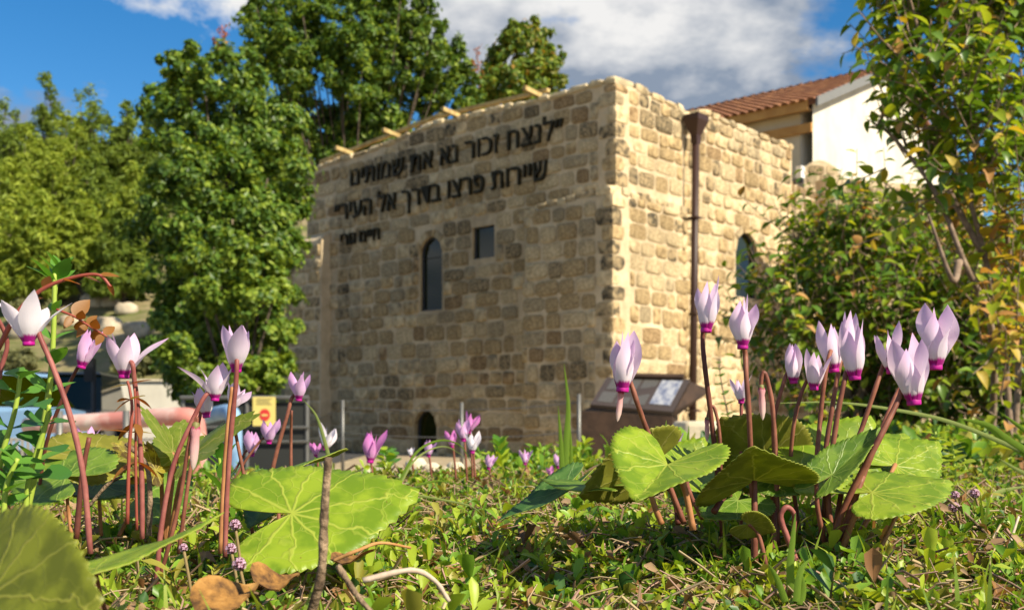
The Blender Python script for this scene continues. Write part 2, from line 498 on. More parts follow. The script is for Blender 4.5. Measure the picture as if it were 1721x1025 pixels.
# buttresses: the thickened foot of the near corner and of the far end
BUT, BUTS = 0.27, 0.12
bz_f = [(-BUTS, ftz(1030, 322)[1]), (0.9, ftz(985, 332)[1]), (1.7, ftz(950, 345)[1]), (2.15, ftz(920, 362)[1])]
bt_end = 2.2
b = MB()
def but(o, u, nrm, tops, t0, t1, dep, n=10, foot_out=0.05):
    vs, fs = [], []
    for i in range(n + 1):
        t = t0 + (t1 - t0) * i / n
        zt = prof(tops, t) + 0.05 * fbm(t, 7.7, 2.2, 4)
        dd = dep * min(1.0, (t1 - t) / 0.25 + 0.35)
        for (k, z) in ((foot_out, GZ - 0.3), (0.0, zt - 0.10), (-0.07, zt - 0.01), (-dep - 0.02, zt + 0.10)):
            vs.append(o + u * t + nrm * max(-0.02, dd + k) + Vector((0, 0, z)))
    for i in range(n):
        for k in range(3):
            fs.append((i*4+k, i*4+k+1, (i+1)*4+k+1, (i+1)*4+k))
    for i in (0, n):
        c = [vs[i*4+k] for k in range(4)] + [vs[i*4+3] - nrm * 0.0 + Vector((0, 0, GZ - 0.3 - vs[i*4+3].z))]
        b0 = len(vs); vs.extend(c); fs.append(tuple(range(b0, b0 + 5)))
    return vs, fs
b.add(*but(C0, UF, NF, bz_f, -BUTS, bt_end, BUT))
bz_s = [(-BUT, ftz(1030, 322)[1]), (S_GAP, stz(1146, 352)[1])]
b.add(*but(C0, US, NS, bz_s, -BUT, S_GAP - 0.03, BUTS))
b.build('corner_buttress', M_mortar, building)
EB0 = ftz(556, 398)[0]
eb_top = ftz(530, 400)[1]
b = MB()
b.add(*but(C0, UF, NF, [(EB0, eb_top), (FT_END + 0.6, eb_top - 0.1)], EB0, FT_END + 0.55, 0.28))
b.box(C0 + UF * (FT_END + 0.25) - NF * 0.8 + Vector((0, 0, (eb_top + GZ) / 2 - 0.2)), UF * 0.28, NF * 1.05, Vector((0, 0, (eb_top - GZ) / 2 + 0.1)))
b.build('end_buttress', M_mortar, building)

# broken stones lying along the ledge of the corner buttress
g_ = random.Random(5)
cb_ = building.children[-2] if building.children[-2].name.startswith('corner') else [o for o in building.children if o.name.startswith('corner_buttress')][0]
for (o_, u_, n_, tops_, a_, e_, bd_) in ((C0, UF, NF, bz_f, -.1, bt_end, BUT), (C0, US, NS, bz_s, .05, S_GAP - .1, BUTS)):
    t = a_
    while t < e_ - .15:
        L = g_.uniform(.22, .48)
        rough_block(o_ + u_ * (t + L / 2) + n_ * (bd_ * .45) + Vector((0, 0, prof(tops_, t + L / 2) + g_.uniform(-.06, .0))), u_ * (L / 2), n_ * (bd_ * .62), Vector((0, 0, g_.uniform(.05, .10))), g_.random(), g_.choice((ROCK[1], ROCK[4], ROCK[3], M_crust)), cb_, 'ledge_stone')
        t += L + .01
# stones -------------------------------------------------------------------
def stone_template(seed):
    """roughly squared block: rectangle with broken corners, steep sides, uneven face"""
    rs = random.Random(seed); vs, fs = [], []
    ch = lambda: rs.uniform(.30, .43)
    ring = [(.5, -ch()), (.5, ch()), (ch(), .5), (rs.uniform(-.12, .12), .5), (-ch(), .5), (-.5, ch()), (-.5, -ch()), (-ch(), -.5), (rs.uniform(-.12, .12), -.5), (ch(), -.5)]
    ring = [(x * rs.uniform(.94, 1.03), z * rs.uniform(.94, 1.03)) for x, z in ring]; n = len(ring)
    for (k, y) in ((1.0, -0.15), (0.96, 0.70), (0.74, 0.97)):
        for (x, z) in ring:
            vs.append((x * k, -(y + (rs.uniform(-0.20, 0.14) if y > 0 else 0)), z * k))
    vs.append((rs.uniform(-.12, .12), -1.0 - rs.uniform(-.15, .15), rs.uniform(-.12, .12)))
    for j in range(2):
        for i in range(n):
            i2 = (i + 1) % n
            fs.append((j*n+i, j*n+i2, (j+1)*n+i2, (j+1)*n+i))
    for i in range(n):
        fs.append((2*n+i, 2*n+(i+1) % n, 3*n))
    return vs, fs
ST = [stone_template(i) for i in range(9)]
ST_ME = {}
def stone_mesh(k, m):
    if (k, m) not in ST_ME:
        ST_ME[(k, m)] = mesh('stone', ST[k][0], ST[k][1], ROCK[m])
    return ST_ME[(k, m)]

STONES = []                                    # (screen size, wall, template, material, matrix)
def lay(wall, o, u, nrm, t0, t1, z0, topf, holes, seed, weights, row=(0.27, 0.36), wid=(0.30, 0.66), bulge=0.042, quoin=None, off=lambda t, z: 0.0, lean=1.0, botf=None):
    rs = random.Random(seed)
    z = z0; r = 0
    while z < 9:
        h = rs.uniform(*row); t = t0 - rs.uniform(0, 0.3); any_ = False
        if quoin: t = t0
        first = True
        while t < t1:
            w = rs.uniform(*wid) * (1.15 if rs.random() < 0.2 else 1)
            if first and quoin: w = 0.52 if r % 2 else 0.30
            first = False
            a, c = max(t, t0), min(t + w, t1)
            t += w
            if c - a < 0.16: continue
            m = (a + c) / 2
            tp = topf(m)
            if z > tp - 0.14: continue
            any_ = True
            hh = min(h, tp - z + 0.01)
            zz0, zz1 = z, z + hh
            if botf and zz0 < botf(m): 
                if zz1 < botf(m) + 0.12: continue
                zz0 = botf(m)
            bad = False
            for (h0, h1, g0, g1) in holes:
                if a < h1 + 0.02 and c > h0 - 0.02 and zz0 < g1 + 0.02 and zz1 > g0 - 0.02:
                    if a < h0 - 0.16: c = h0 - 0.03
                    elif c > h1 + 0.16: a = h1 + 0.03
                    else: bad = True
            if bad or c - a < 0.14: continue
            sag = rs.uniform(-0.02, 0.02)
            jw, jh = rs.uniform(0.018, 0.05), rs.uniform(0.018, 0.045)
            cen = o + u * ((a + c) / 2) + Vector((0, 0, (zz0 + zz1) / 2 + sag)) + nrm * (off((a + c) / 2, (zz0 + zz1) / 2) - 0.012)
            M3 = Matrix((u, -nrm, Vector((0, 0, 1)))).transposed()
            S = Matrix.Diagonal((c - a - jw, bulge * rs.uniform(0.55, 1.35), zz1 - zz0 - jh))
            tilt = Matrix.Rotation(R(rs.uniform(-2.5, 2.5)), 3, 'Y')
            mat = (M3 @ tilt @ S).to_4x4(); mat.translation = cen
            d = cen.y
            ws = list(weights((a + c) / 2, z))
            STONES.append(((c - a) * (zz1 - zz0) * abs(nrm.dot(Vector((cen.x, cen.y, 0)).normalized())) / d ** 2, wall, rs.randrange(9), rs.choices(range(6), ws)[0], mat))
        z += h; r += 1
        if not any_ and z > 3: break

def w_front(t, z):
    if z > 6.2: return (3, 3, .6, 3, 3, 1)
    if t > 7.6: return (4, 4, .8, 1.5, 5, 0.2)
    if z < 2.2: return (5, 4, 2.5, 1.2, 3, 0.2)
    return (7, 7, 1.0, 0.9, 2.5, 0.1)
def w_side(t, z):
    if z > 6.5: return (3, 3, 1, 4, 2, 2)
    if 4.6 < z < 5.6 and t < 2.4: return (3, 3, 1, 4, 1, 1.5)
    return (6, 8, 0.5, 0.8, 0.6, 0.05)
fb = lambda t: prof(bz_f, t) if t < bt_end else 0
lay(wall_front, C0, UF, NF, 0.40, FT_END - 0.05, GZ, lambda t: prof(front_top, t) - 0.05, [open_tall, open_sq, open_low], 5, w_front,
    botf=lambda t: (prof(bz_f, t) + 0.10) if t < bt_end else (eb_top + 0.1 if t > EB0 else -1))
lay(wall_side, C0, US, NS, 0.40, S_GAP - 0.05, GZ, lambda t: prof(side_top, t) - 0.05, [], 6, w_side, botf=lambda t: prof(bz_s, t) + 0.10)
lay(wall_side2, C0 - NS * 0.10, US, NS, S_GAP + 0.05, S_END - 0.03, GZ, lambda t: prof(side2_top, t) - 0.05, [open_side], 7, w_side)
corner_b = [o for o in building.children if o.name.startswith('corner_buttress')][0]
end_b = [o for o in building.children if o.name.startswith('end_buttress')][0]
batter = lambda zt: (lambda t, z: 0.05 * max(0, (zt - z)) / max(0.1, zt - GZ + 0.3))
lay(corner_b, C0 + NF * BUT, UF, NF, 0.24, bt_end - 0.08, GZ, lambda t: prof(bz_f, t) - 0.09, [], 8, w_front, off=batter(5.1), row=(0.28, 0.38))
lay(corner_b, C0 + NS * BUTS, US, NS, 0.24, S_GAP - 0.06, GZ, lambda t: prof(bz_s, t) - 0.09, [], 9, w_side, off=batter(5.1), row=(0.28, 0.38))
lay(end_b, C0 + NF * 0.28, UF, NF, EB0 + 0.03, FT_END + 0.5, GZ, lambda t: eb_top - 0.12, [], 10, w_front, off=batter(5.0))

# squared quoins turning the near corner, long side now on one wall, now on the other
def quoins(o, z0, z1, parent, seed, out=.03):
    g = random.Random(seed); z = z0; k = 0
    while z < z1 - .12:
        h = min(g.uniform(.26, .36), z1 - z); a, c = (g.uniform(.36, .46), g.uniform(.24, .31)) if k % 2 else (g.uniform(.24, .31), g.uniform(.36, .46))
        cen = o + UF * (a / 2 - out) + US * (c / 2 - out) + Vector((0, 0, z + h / 2))
        rough_block(cen, UF * (a / 2), US * (c / 2), Vector((0, 0, h / 2 - .012)), g.random(), ROCK[g.choices(range(6), (4, 3, 2, 4, 2, 2))[0]], parent, 'quoin_stone')
        z += h; k += 1
quoins(C0, prof(bz_f, 0) + .12, front_top[0][1] - .02, wall_front, 3)
quoins(C0 + NF * BUT + NS * BUTS, GZ, prof(bz_f, -BUTS) - .10, corner_b, 4, .045)
STONES.sort(key=lambda s: -s[0])
for s in STONES[:300]:
    obj('stone', stone_mesh(s[2], s[3]), s[1], s[4])
rest = {}
for s in STONES[300:]:
    rest.setdefault(s[1], []).append(s)
for wl_, ss in rest.items():
    b = MB()
    for s in ss:
        b.add([s[4] @ Vector(v) for v in ST[s[2]][0]], ST[s[2]][1], s[3])
    b.build('stone_courses', ROCK, wl_, smooth=True, kind='stuff')

# windows ------------------------------------------------------------------
def window(o, u, nrm, loop, rect, bar=None, depth=0.11, name='window'):
    """glass set back in the opening, a steel frame round it, optional cross bar"""
    ins = lambda q, dep: o + u * q[0] + Vector((0, 0, q[1])) - nrm * dep
    g = MB()
    ring = loop
    fr = [ins(q, depth) for q in ring]; bk = [ins(q, depth + 0.02) for q in ring]
    g.add(fr + bk, [tuple(range(len(ring))), tuple(reversed(range(len(ring), 2 * len(ring))))])
    win = g.build(name, M_glass, building)
    cx = sum(q[0] for q in loop) / len(loop); cz = (rect[2] + rect[3]) / 2
    k = len(loop); b = MB()
    sh = lambda q: (cx + (q[0] - cx) * 0.86, cz + (q[1] - cz) * 0.95)
    inner = [sh(q) for q in loop]
    for i in range(k):
        j = (i + 1) % k
        a0, a1, c0, c1 = loop[i], loop[j], inner[i], inner[j]
        b.hexa([ins(a0, depth - 0.004), ins(a1, depth - 0.004), ins(c1, depth - 0.004), ins(c0, depth - 0.004),
                ins(a0, depth - 0.05), ins(a1, depth - 0.05), ins(c1, depth - 0.05), ins(c0, depth - 0.05)])
    b.build('frame', M_frame, win)
    if bar:
        zb = rect[2] + (rect[3] - rect[2]) * bar
        b = MB()
        b.box(o + u * cx + Vector((0, 0, zb)) - nrm * (depth - 0.03), u * ((rect[1] - rect[0]) / 2 * 0.86), nrm * 0.018, Vector((0, 0, 0.0)))
        b.build('glazing_bar', plain('pale_glazing_bar', (0.34, 0.32, 0.28), 0.6), win)
    return win
window(C0, UF, NF, holes_front[0], open_tall, 0.72)
window(C0, UF, NF, holes_front[1], open_sq)
window(C0, UF, NF, holes_front[2], open_low, depth=0.16)
window(C0 - NS * 0.10, US, NS, holes_side[0], open_side, 0.62, depth=0.11)

# smooth arch stones (voussoirs) round the tall window
def voussoirs(o, u, nrm, rect, parent, n=5, w=0.16):
    c = (rect[0] + rect[1]) / 2; r = (rect[1] - rect[0]) / 2; zc = rect[3] - r
    for i in range(n):
        a0 = math.pi * i / n + 0.04; a1 = math.pi * (i + 1) / n - 0.04
        b = MB(); pp = []
        for dep in (-0.02, 0.10):
            for (rr, a) in ((r + 0.005, a0), (r + w, a0), (r + w, a1), (r + 0.005, a1)):
                pp.append(o + u * (c + rr * math.cos(a)) + Vector((0, 0, zc + rr * math.sin(a))) - nrm * dep)
        b.hexa(pp)
        b.build('arch_stone', ROCK[(0, 1, 0, 4, 1)[i % 5]], parent)
voussoirs(C0, UF, NF, open_tall, wall_front)
voussoirs(C0, UF, NF, open_low, wall_front)
voussoirs(C0 - NS * 0.10, US, NS, open_side, wall_side2)

# timber battens lying along the roof edge, rafter ends poking out above the letters
rafters = [((588, 262), 0.5), ((668, 241), 0.5), ((768, 214), 0.5), ((905, 170), 0.55)]
for (pp, L) in rafters:
    t, z = ftz(*pp)
    zt = prof(front_top, t) + 0.06
    b = MB()
    c = C0 + UF * t + NF * 0.02 + Vector((0, 0, zt + 0.06))
    b.box(c, UF * 0.045, (NF + Vector((0, 0, 0.10))).normalized() * 0.42, Vector((0, 0, 0.045)))
    b.build('rafter_end', M_timber, building)
for (a, c_) in (((533, 268), (735, 208)), ((735, 207), (915, 157))):
    ta, za = ftz(*a); tb, zb = ftz(*c_)
    pa = C0 + UF * ta - NF * 0.12 + Vector((0, 0, prof(front_top, ta) + 0.20)); pb = C0 + UF * tb - NF * 0.12 + Vector((0, 0, prof(front_top, tb) + 0.22))
    b = MB(); d = (pb - pa); b.box((pa + pb) / 2, d / 2, NF * 0.05, Vector((0, 0, 0.035)))
    b.build('roof_batten', M_timber, building)

# lettering ------------------------------------------------------------------
FONT_CACHE = {}
def glyph(ch, bold):
    if ch in FONT_CACHE: return FONT_CACHE[ch]
    def body(s):
        cu = bpy.data.curves.new('t', 'FONT'); cu.body = s; cu.size = 1.0; cu.offset = bold; cu.extrude = 0.05; cu.resolution_u = 3
        ob = bpy.data.objects.new('t', cu); COL.objects.link(ob)
        dg = bpy.context.evaluated_depsgraph_get(); ev = ob.evaluated_get(dg)
        me = ev.to_mesh(); v = np.array([tuple(x.co) for x in me.vertices]); f = [tuple(p.vertices) for p in me.polygons]
        ev.to_mesh_clear(); bpy.data.objects.remove(ob); bpy.data.curves.remove(cu)
        return v, f
    v, f = body(ch)
    v2, _ = body(ch + ch)
    adv = v2[:, 0].max() - v[:, 0].max()
    FONT_CACHE[ch] = (v, f, adv)
    return FONT_CACHE[ch]

def inscription(text, px_left, px_right, z_base, height, label):
    """one line of steel letters standing off the wall, Hebrew reads from the right"""
    vis = text[::-1]
    tl, _ = ftz(px_left, 300); tr, _ = ftz(px_right, 300)
    hh = glyph('ח', 0.0)[0]; unit = hh[:, 1].max() - hh[:, 1].min()
    s = height / unit
    advs = [0.30 if c == ' ' else glyph(c, 0.0)[2] * 1.04 for c in vis]
    sx = (tl - tr) / sum(advs)
    root = thing('wall_lettering', label, 'lettering', C0 + UF * tl + NF * 0.05 + Vector((0, 0, z_base)), 'steel letters on the front wall')
    x = 0.0
    for c, a in zip(vis, advs):
        if c != ' ':
            v, f, _ = glyph(c, 0.0)
            w = [C0 + UF * (tl - (x + p[0]) * sx) + NF * (0.062 + p[2] * 0.7) + Vector((0, 0, z_base + p[1] * s)) for p in v]
            wobj('letter', w, f, M_letter, root, smooth=False)
        x += a
    return root
z1 = (ftz(900, 243)[1] + ftz(610, 311)[1]) / 2
z2 = (ftz(905, 305)[1] + ftz(590, 369)[1]) / 2
z3 = ftz(610, 408)[1]
LH = 0.385
inscription('״לנצח זכור נא את שמותינו', 591, 951, z1, LH, 'topmost line of dark Hebrew letters just under the roof edge')
inscription('שיירות פרצו בדרך אל העיר״', 566, 925, z2, LH, 'second line of dark Hebrew letters, middle one of the three lines')
inscription('חיים גורי', 575, 643, z3, 0.27, 'short third line of small dark Hebrew letters low at the left')

# rain pipe with its hopper ---------------------------------------------------
pipe_top = C0 + US * (S_GAP + 0.06) + NS * 0.24
root = thing('rain_pipe', 'brown rain pipe with a funnel head on the sunlit stone wall', 'drainpipe', pipe_top + Vector((0, 0, GZ)))
zt = stz(1165, 240)[1]
lean = US * 0.14
pts = [pipe_top + Vector((0, 0, GZ)) - lean, pipe_top + Vector((0, 0, zt))]
MB().tube(pts, 0.075, 12).build('pipe', M_pipe, root, smooth=True)
hz = stz(1166, 203)[1]
vs, fs = [], []
for (z, r) in ((zt - 0.12, 0.075), (zt + 0.05, 0.085), (hz - 0.12, 0.20), (hz, 0.20)):
    for (sx, sy) in ((-1, -1), (1, -1), (1, 1), (-1, 1)):
        vs.append(pipe_top + US * r * sx + NS * r * 0.9 * sy + Vector((0, 0, z)))
for j in range(3):
    for i in range(4): fs.append((j*4+i, j*4+(i+1) % 4, (j+1)*4+(i+1) % 4, (j+1)*4+i))
fs.append((12, 13, 14, 15))
MB().add(vs, fs).build('hopper_head', M_pipe, root)
for k in (0.15, 0.45, 0.75):
    c = pts[0].lerp(pts[1], k)
    b = MB(); b.box(c - NS * 0.10, US * 0.10, NS * 0.20, Vector((0, 0, 0.02)))
    b.build('bracket', M_pipe, root)
# ------------------------------------------------------------------ tiled house behind
M_white = two_tone('cream_render', (0.60, 0.56, 0.46), (0.70, 0.66, 0.56), 0.8, 0.9, 0.15, stain=.25)
M_beige = two_tone('beige_render', (0.58, 0.47, 0.30), (0.66, 0.55, 0.37), 1.0, 0.9, 0.15)
M_fascia = two_tone('orange_timber_fascia', (0.46, 0.22, 0.06), (0.58, 0.31, 0.09), 2, 0.7, 0.2)
M_soffit = plain('brown_eaves_board', (0.30, 0.19, 0.10), 0.8)
M_verge = plain('grey_verge_metal', (0.20, 0.20, 0.19), 0.55, 0.2)
TILE = [two_tone('clay_tile_red', (0.15, 0.068, 0.036), (0.24, 0.105, 0.052), 3, 0.85, 0.3),
        two_tone('clay_tile_brown', (0.13, 0.060, 0.034), (0.21, 0.095, 0.05), 3, 0.85, 0.3),
        two_tone('clay_tile_orange', (0.22, 0.10, 0.048), (0.30, 0.145, 0.07), 3, 0.85, 0.3)]
HD = 32.0
H0 = Vector(((1366 - CX) / F * HD, HD, 0))
eave_z = CAMZ + (HY - 167) / F * HD
t4, z4 = wall_tz(1467, 124, H0, US, NS)
slope = (z4 - eave_z) / t4
GW = 11.0                                               # width of the gable wall
ridge_z = eave_z + slope * GW / 2
HL = 9.5                                                # length of the house
house = thing('tiled_house', 'cream rendered house with red clay tile roof rising behind the stone building', 'house', H0 + Vector((0, 0, 1.0)))
zf = 0.3
up = Vector((0, 0, 1))
b = MB()
g = [H0 + up * zf, H0 + US * GW + up * zf, H0 + US * GW + up * (eave_z - 0.1), H0 + US * GW / 2 + up * (ridge_z - 0.15), H0 + up * (eave_z - 0.1)]
b.add(g + [p - NS * 0.4 for p in g], [(0, 1, 2, 3, 4), (9, 8, 7, 6, 5), (0, 5, 6, 1), (1, 6, 7, 2)])
b.build('gable_wall', M_white, house)
b = MB()
e0 = H0 - NS * 0.41
b.add([e0 + up * zf, e0 + UF * HL + up * zf, e0 + UF * HL + up * (eave_z - 0.2), e0 + up * (eave_z - 0.2)], [(0, 1, 2, 3)])
b.add([e0 + up * zf + US * .3, e0 + UF * HL + up * zf + US * .3, e0 + UF * HL + up * (eave_z - 0.2) + US * .3, e0 + up * (eave_z - 0.2) + US * .3], [(3, 2, 1, 0)])
b.build('eaves_wall', M_beige, house)
OH = 0.32
e_out = eave_z - slope * OH
b = MB()
b.box(H0 + UF * HL / 2 + NF * OH + up * (e_out - 0.10), UF * HL / 2, NF * 0.03, up * 0.16)
b.build('fascia_board', M_fascia, house)
b = MB()
b.box(H0 + UF * HL / 2 + NF * OH * 0.45 + up * (e_out - 0.20), UF * (HL / 2 - 0.01), NF * (OH * 0.5), up * 0.02)
b.build('soffit', M_soffit, house)
b = MB()
b.box(H0 + UF * HL / 2 + NF * 0.05 + up * (e_out - 0.72), UF * (HL / 2 - 0.01), NF * 0.05, up * 0.14)
b.build('eaves_beam', M_fascia, house)
M_roofdeck = plain('roof_deck', (0.18, 0.08, 0.045), 0.9)
b = MB()
nrm_r = (NF * slope + up).normalized()
dn = (NF - up * slope)                                   # down the slope, per metre of run
ridge = H0 + US * GW / 2 + up * ridge_z
A0, A1 = ridge + NS * 0.25, ridge + UF * HL
B0, B1 = A0 + dn * (GW / 2 + OH), A1 + dn * (GW / 2 + OH)
b.hexa([A0 - nrm_r * .12, A1 - nrm_r * .12, B1 - nrm_r * .12, B0 - nrm_r * .12, A0, A1, B1, B0])
dn2 = (-NF - up * slope)
b.hexa([A1 - nrm_r * .12, A0 - nrm_r * .12, A0 + dn2 * (GW/2) - up * .12, A1 + dn2 * (GW/2) - up * .12, A1, A0, A0 + dn2 * (GW/2), A1 + dn2 * (GW/2)])
roof = b.build('roof', M_roofdeck, house)
b = MB()
b.box((A0 + B0) / 2 + NS * 0.04 - up * 0.06, (B0 - A0) / 2, NS * 0.035, up * 0.14)
b.build('verge_board', M_verge, house)
# barrel tiles: half-round, one object each (near the verge and the eaves), shared meshes
def tile_mesh(mi):
    v, f = [], []
    for (y, s) in ((-0.23, 1.0), (0.23, 0.82)):
        for k in range(6):
            a = math.pi * k / 5
            v.append((0.115 * s * math.cos(a), y, 0.085 * s * math.sin(a) + (0.03 if y < 0 else 0.0)))
    for k in range(5): f.append((k, k + 1, 7 + k, 6 + k))
    f.append((0, 1, 2, 3, 4, 5))
    return mesh('roof_tile', v, f, TILE[mi])
tm = [tile_mesh(i) for i in range(3)]
rs = random.Random(4)
L_sl = (GW / 2 + OH)
rows = 16; pitch_x = 0.285
cnt = 0
slots = []
for r_ in range(rows):
    for c_ in range(int(HL / pitch_x)):
        slots.append((r_, c_))
def tile_mat(r_, c_):
    p = A0 + UF * (0.12 + c_ * pitch_x) + dn * (L_sl - 0.15 - r_ * (L_sl - 0.3) / (rows - 0.5))
    ax = UF; ay = (-dn).normalized(); az = ax.cross(ay)
    if az.z < 0: ax = -UF; az = ax.cross(ay)
    m = Matrix((ax, ay, az)).transposed().to_4x4(); m.translation = p + az * 0.01
    return m
vis = sorted(slots, key=lambda q: q[1] * 1.0 + q[0] * 0.6)
tsv = [(np.array([v.co[:] for v in tm[0].vertices]), [tuple(p.vertices) for p in tm[0].polygons])]
bm_ = MB()
for i, (r_, c_) in enumerate(vis):
    k = rs.choices((0, 1, 2), (4, 3, 2))[0]
    m = tile_mat(r_, c_)
    if i < 300: obj('roof_tile', tm[k], roof, m)
    else: bm_.add([m @ Vector(v) for v in tsv[0][0]], tsv[0][1], k)
bm_.build('roof_tile_field', TILE, roof, smooth=True, kind='stuff')
for c_ in range(int(HL / 0.38)):
    p = A0 + UF * (0.2 + c_ * 0.38)
    m = (Matrix((US, UF, up)).transposed() @ Matrix.Diagonal((1.25, 0.9, 1.3))).to_4x4(); m.translation = p - up * 0.02
    obj('ridge_tile', tm[rs.choice((0, 2))], roof, m)

# ------------------------------------------------------------------ low walls and dome beside the building
def rubble_wall(name, o, u, nrm, length, z0, topf, label, seed, wts, cat='wall', thick=0.5, mat=None, row=(0.27, 0.36)):
    root = thing(name, label, cat, o + Vector((0, 0, z0)))
    n = 8; tops = [(length * i / n, topf(length * i / n)) for i in range(n + 1)]
    outer = [(0, z0), (length, z0)] + list(reversed(tops))
    core = slab('wall_core', o, u, nrm, outer, [], mat or M_mortar, root, thick=thick)
    k = len(STONES)
    lay(core, o, u, nrm, 0.02, length - 0.02, z0, lambda t: prof(tops, t) + 0.02, [], seed, lambda t, z: wts, row=row)
    for s in STONES[k:]:
        obj('stone', stone_mesh(s[2], s[3]), core, s[4])
    return root
q = P(1327, 700, 25.6); q.z = 0
rubble_wall('stone_wall', q, US, NS, 3.2, GZ, lambda t: CAMZ + (HY - 312) / F * 26 - 0.05 * t, 'shaded stretch of old stone wall joining the far end of the sunlit wall', 31, (2, 0.5, 4, 2, 1, 0.5))
q = P(1395, 700, 22.5); q.z = 0
rubble_wall('stone_wall', q, (US * 0.9 - UF * 0.45).normalized(), (NS * 0.9 + NF * 0.45).normalized(), 4.2, GZ, lambda t: CAMZ + (HY - 297) / F * 22.5, 'grey topped stone wall peeping out above the leafy bush', 32, (2, 2, 2, 2, 4, 2))
# broken, rounded stump of wall in front of the cream house
dc = P(1352, 700, 27.5); dc.z = 0; dz = CAMZ + (HY - 268) / F * 27.5
rubble_wall('wall_stump', dc, (US * .8 - UF * .6).normalized(), (NS * .8 + NF * .6).normalized(), 1.15, GZ, lambda t: dz - 1.1 * (t - .45) ** 2, 'rounded broken stump of stone wall in front of the cream house', 33, (4, 5, 1, 2, 2, 1), row=(.22, .3))
lamp = P(1345, 290, 25.3)
root = thing('flood_lamp', 'small white floodlight fixed at the far end of the sunlit wall', 'lamp', lamp - Vector((0, 0, 0.2)))
b = MB(); b.box(lamp, US * 0.09, NS * 0.07, up * 0.14); b.build('housing', plain('white_lamp_housing', (0.75, 0.75, 0.72), 0.4), root)
b = MB(); b.box(lamp - up * 0.2 - NS * .05, US * 0.025, NS * 0.12, up * 0.06); b.build('bracket', M_frame, root)

# ------------------------------------------------------------------ rusty information desk
SD = 11.0
M_rust = two_tone('dark_rusty_steel', (0.030, 0.018, 0.012), (0.055, 0.032, 0.02), 5, 0.75, 0.2)
M_board = plain('dark_brown_panel', (0.055, 0.042, 0.036), 0.4)
def stripes(name, bg, ink, scale, coord='Object', axis='Y'):
    m, nt, n, l, bb = new_mat(name)
    tc = n.new('ShaderNodeTexCoord'); w = n.new('ShaderNodeTexWave'); w.bands_direction = axis
    w.inputs['Scale'].default_value = scale; w.inputs['Distortion'].default_value = 0.0
    l.new(tc.outputs['UV'], w.inputs['Vector'])
    no = n.new('ShaderNodeTexNoise'); no.inputs['Scale'].default_value = 40; l.new(tc.outputs['UV'], no.inputs['Vector'])
    mm = n.new('ShaderNodeMath'); mm.operation = 'MULTIPLY'; l.new(w.outputs['Fac'], mm.inputs[0]); l.new(no.outputs['Fac'], mm.inputs[1])
    r = n.new('ShaderNodeValToRGB'); r.color_ramp.elements[0].position = 0.3; r.color_ramp.elements[0].color = (*bg, 1)
    r.color_ramp.elements[1].position = 0.45; r.color_ramp.elements[1].color = (*ink, 1)
    l.new(mm.outputs[0], r.inputs['Fac']); l.new(r.outputs[0], bb.inputs['Base Color']); bb.inputs['Roughness'].default_value = 0.35
    return m
M_text = stripes('printed_text_sheet', (0.10, 0.095, 0.085), (0.05, 0.047, 0.043), 5.5)
M_photo = two_tone('printed_blue_picture', (0.12, 0.14, 0.21), (0.32, 0.33, 0.36), 3.0, 0.35, 0, 0.40, 0.55, coords='UV')
root_p = P(1060, 700, SD); root_p.z = GZ
desk = thing('information_desk', 'dark rusty steel information desk with a slanted panel beside the sunlit wall', 'sign', root_p)
TL, TR, BR, BL = P(1020, 634, SD + .42), P(1160, 637, SD + .30), P(1131, 692, SD - .12), P(992, 679, SD)
ex = (TR - TL); ey = (TL - BL)
n_p = (BR - BL).cross(TL - BL).normalized()
b = MB()
c4 = [BL, BR, TR, TL]
b.hexa([p - n_p * 0.05 for p in c4] + c4)
b.build('slanted_panel', M_board, desk)
panel = [o for o in desk.children][0]
def on_panel(u0, u1, v0, v1, lift, mat, name, parent):
    pt = lambda u_, v_: (BL.lerp(BR, u_)).lerp(TL.lerp(TR, u_), v_) + n_p * lift
    c = [pt(u0, v0), pt(u1, v0), pt(u1, v1), pt(u0, v1)]
    v = [p - n_p * 0.004 for p in c] + c
    wobj(name, v, [(4, 5, 6, 7), (0, 1, 5, 4), (1, 2, 6, 5), (2, 3, 7, 6), (3, 0, 4, 7)], mat, parent, uv=[(0, 0), (1, 0), (1, 1), (0, 1)] * 2, smooth=False)
for (u0, u1, v0, v1) in ((0.08, 0.26, 0.55, 0.92), (0.06, 0.24, 0.10, 0.46), (0.29, 0.44, 0.55, 0.92), (0.28, 0.43, 0.10, 0.46), (0.47, 0.65, 0.52, 0.92), (0.46, 0.63, 0.10, 0.45)):
    on_panel(u0, u1, v0, v1, 0.008, M_text, 'text_sheet', panel)
on_panel(0.68, 0.93, 0.16, 0.92, 0.010, M_photo, 'picture_sheet', panel)
b = MB(); b.box((TL + TR) / 2 + n_p * 0.02 + ex * 0.08, ex * 0.34, ey.normalized() * 0.03, n_p * 0.025)
b.build('top_ledge', M_rust, desk)
# box body and the side flank
b = MB()
x0 = P(977, 700, SD).x; x1 = P(1128, 700, SD).x
zt_ = BL.z - 0.07
b.hexa([Vector((x0 + .02, SD + 0.0, GZ)), Vector((x1, SD - 0.1, GZ)), Vector((x1 + .15, SD + .5, GZ)), Vector((x0 + .15, SD + .6, GZ)),
        Vector((x0, SD + 0.0, zt_)), Vector((x1, SD - 0.1, zt_ - 0.06)), Vector((x1 + .15, SD + .5, zt_)), Vector((x0 + .15, SD + .6, zt_ + .05))])
b.build('body', M_rust, desk)
b = MB()
F0, F1, F2 = P(1160, 640, SD + .30), P(1190, 652, SD + .45), P(1133, 702, SD + .0)
F3 = P(1133, 692, SD - .11)
b.hexa([F3, F2, F1 - up * 0.05, F0 - up * .02, F3 + Vector((.01, .05, 0)), F2 + Vector((.01, .05, 0)), F1 + Vector((.0, .06, 0)), F0 + Vector((0, .06, 0.0))])
b.build('flank_plate', M_rust, desk)

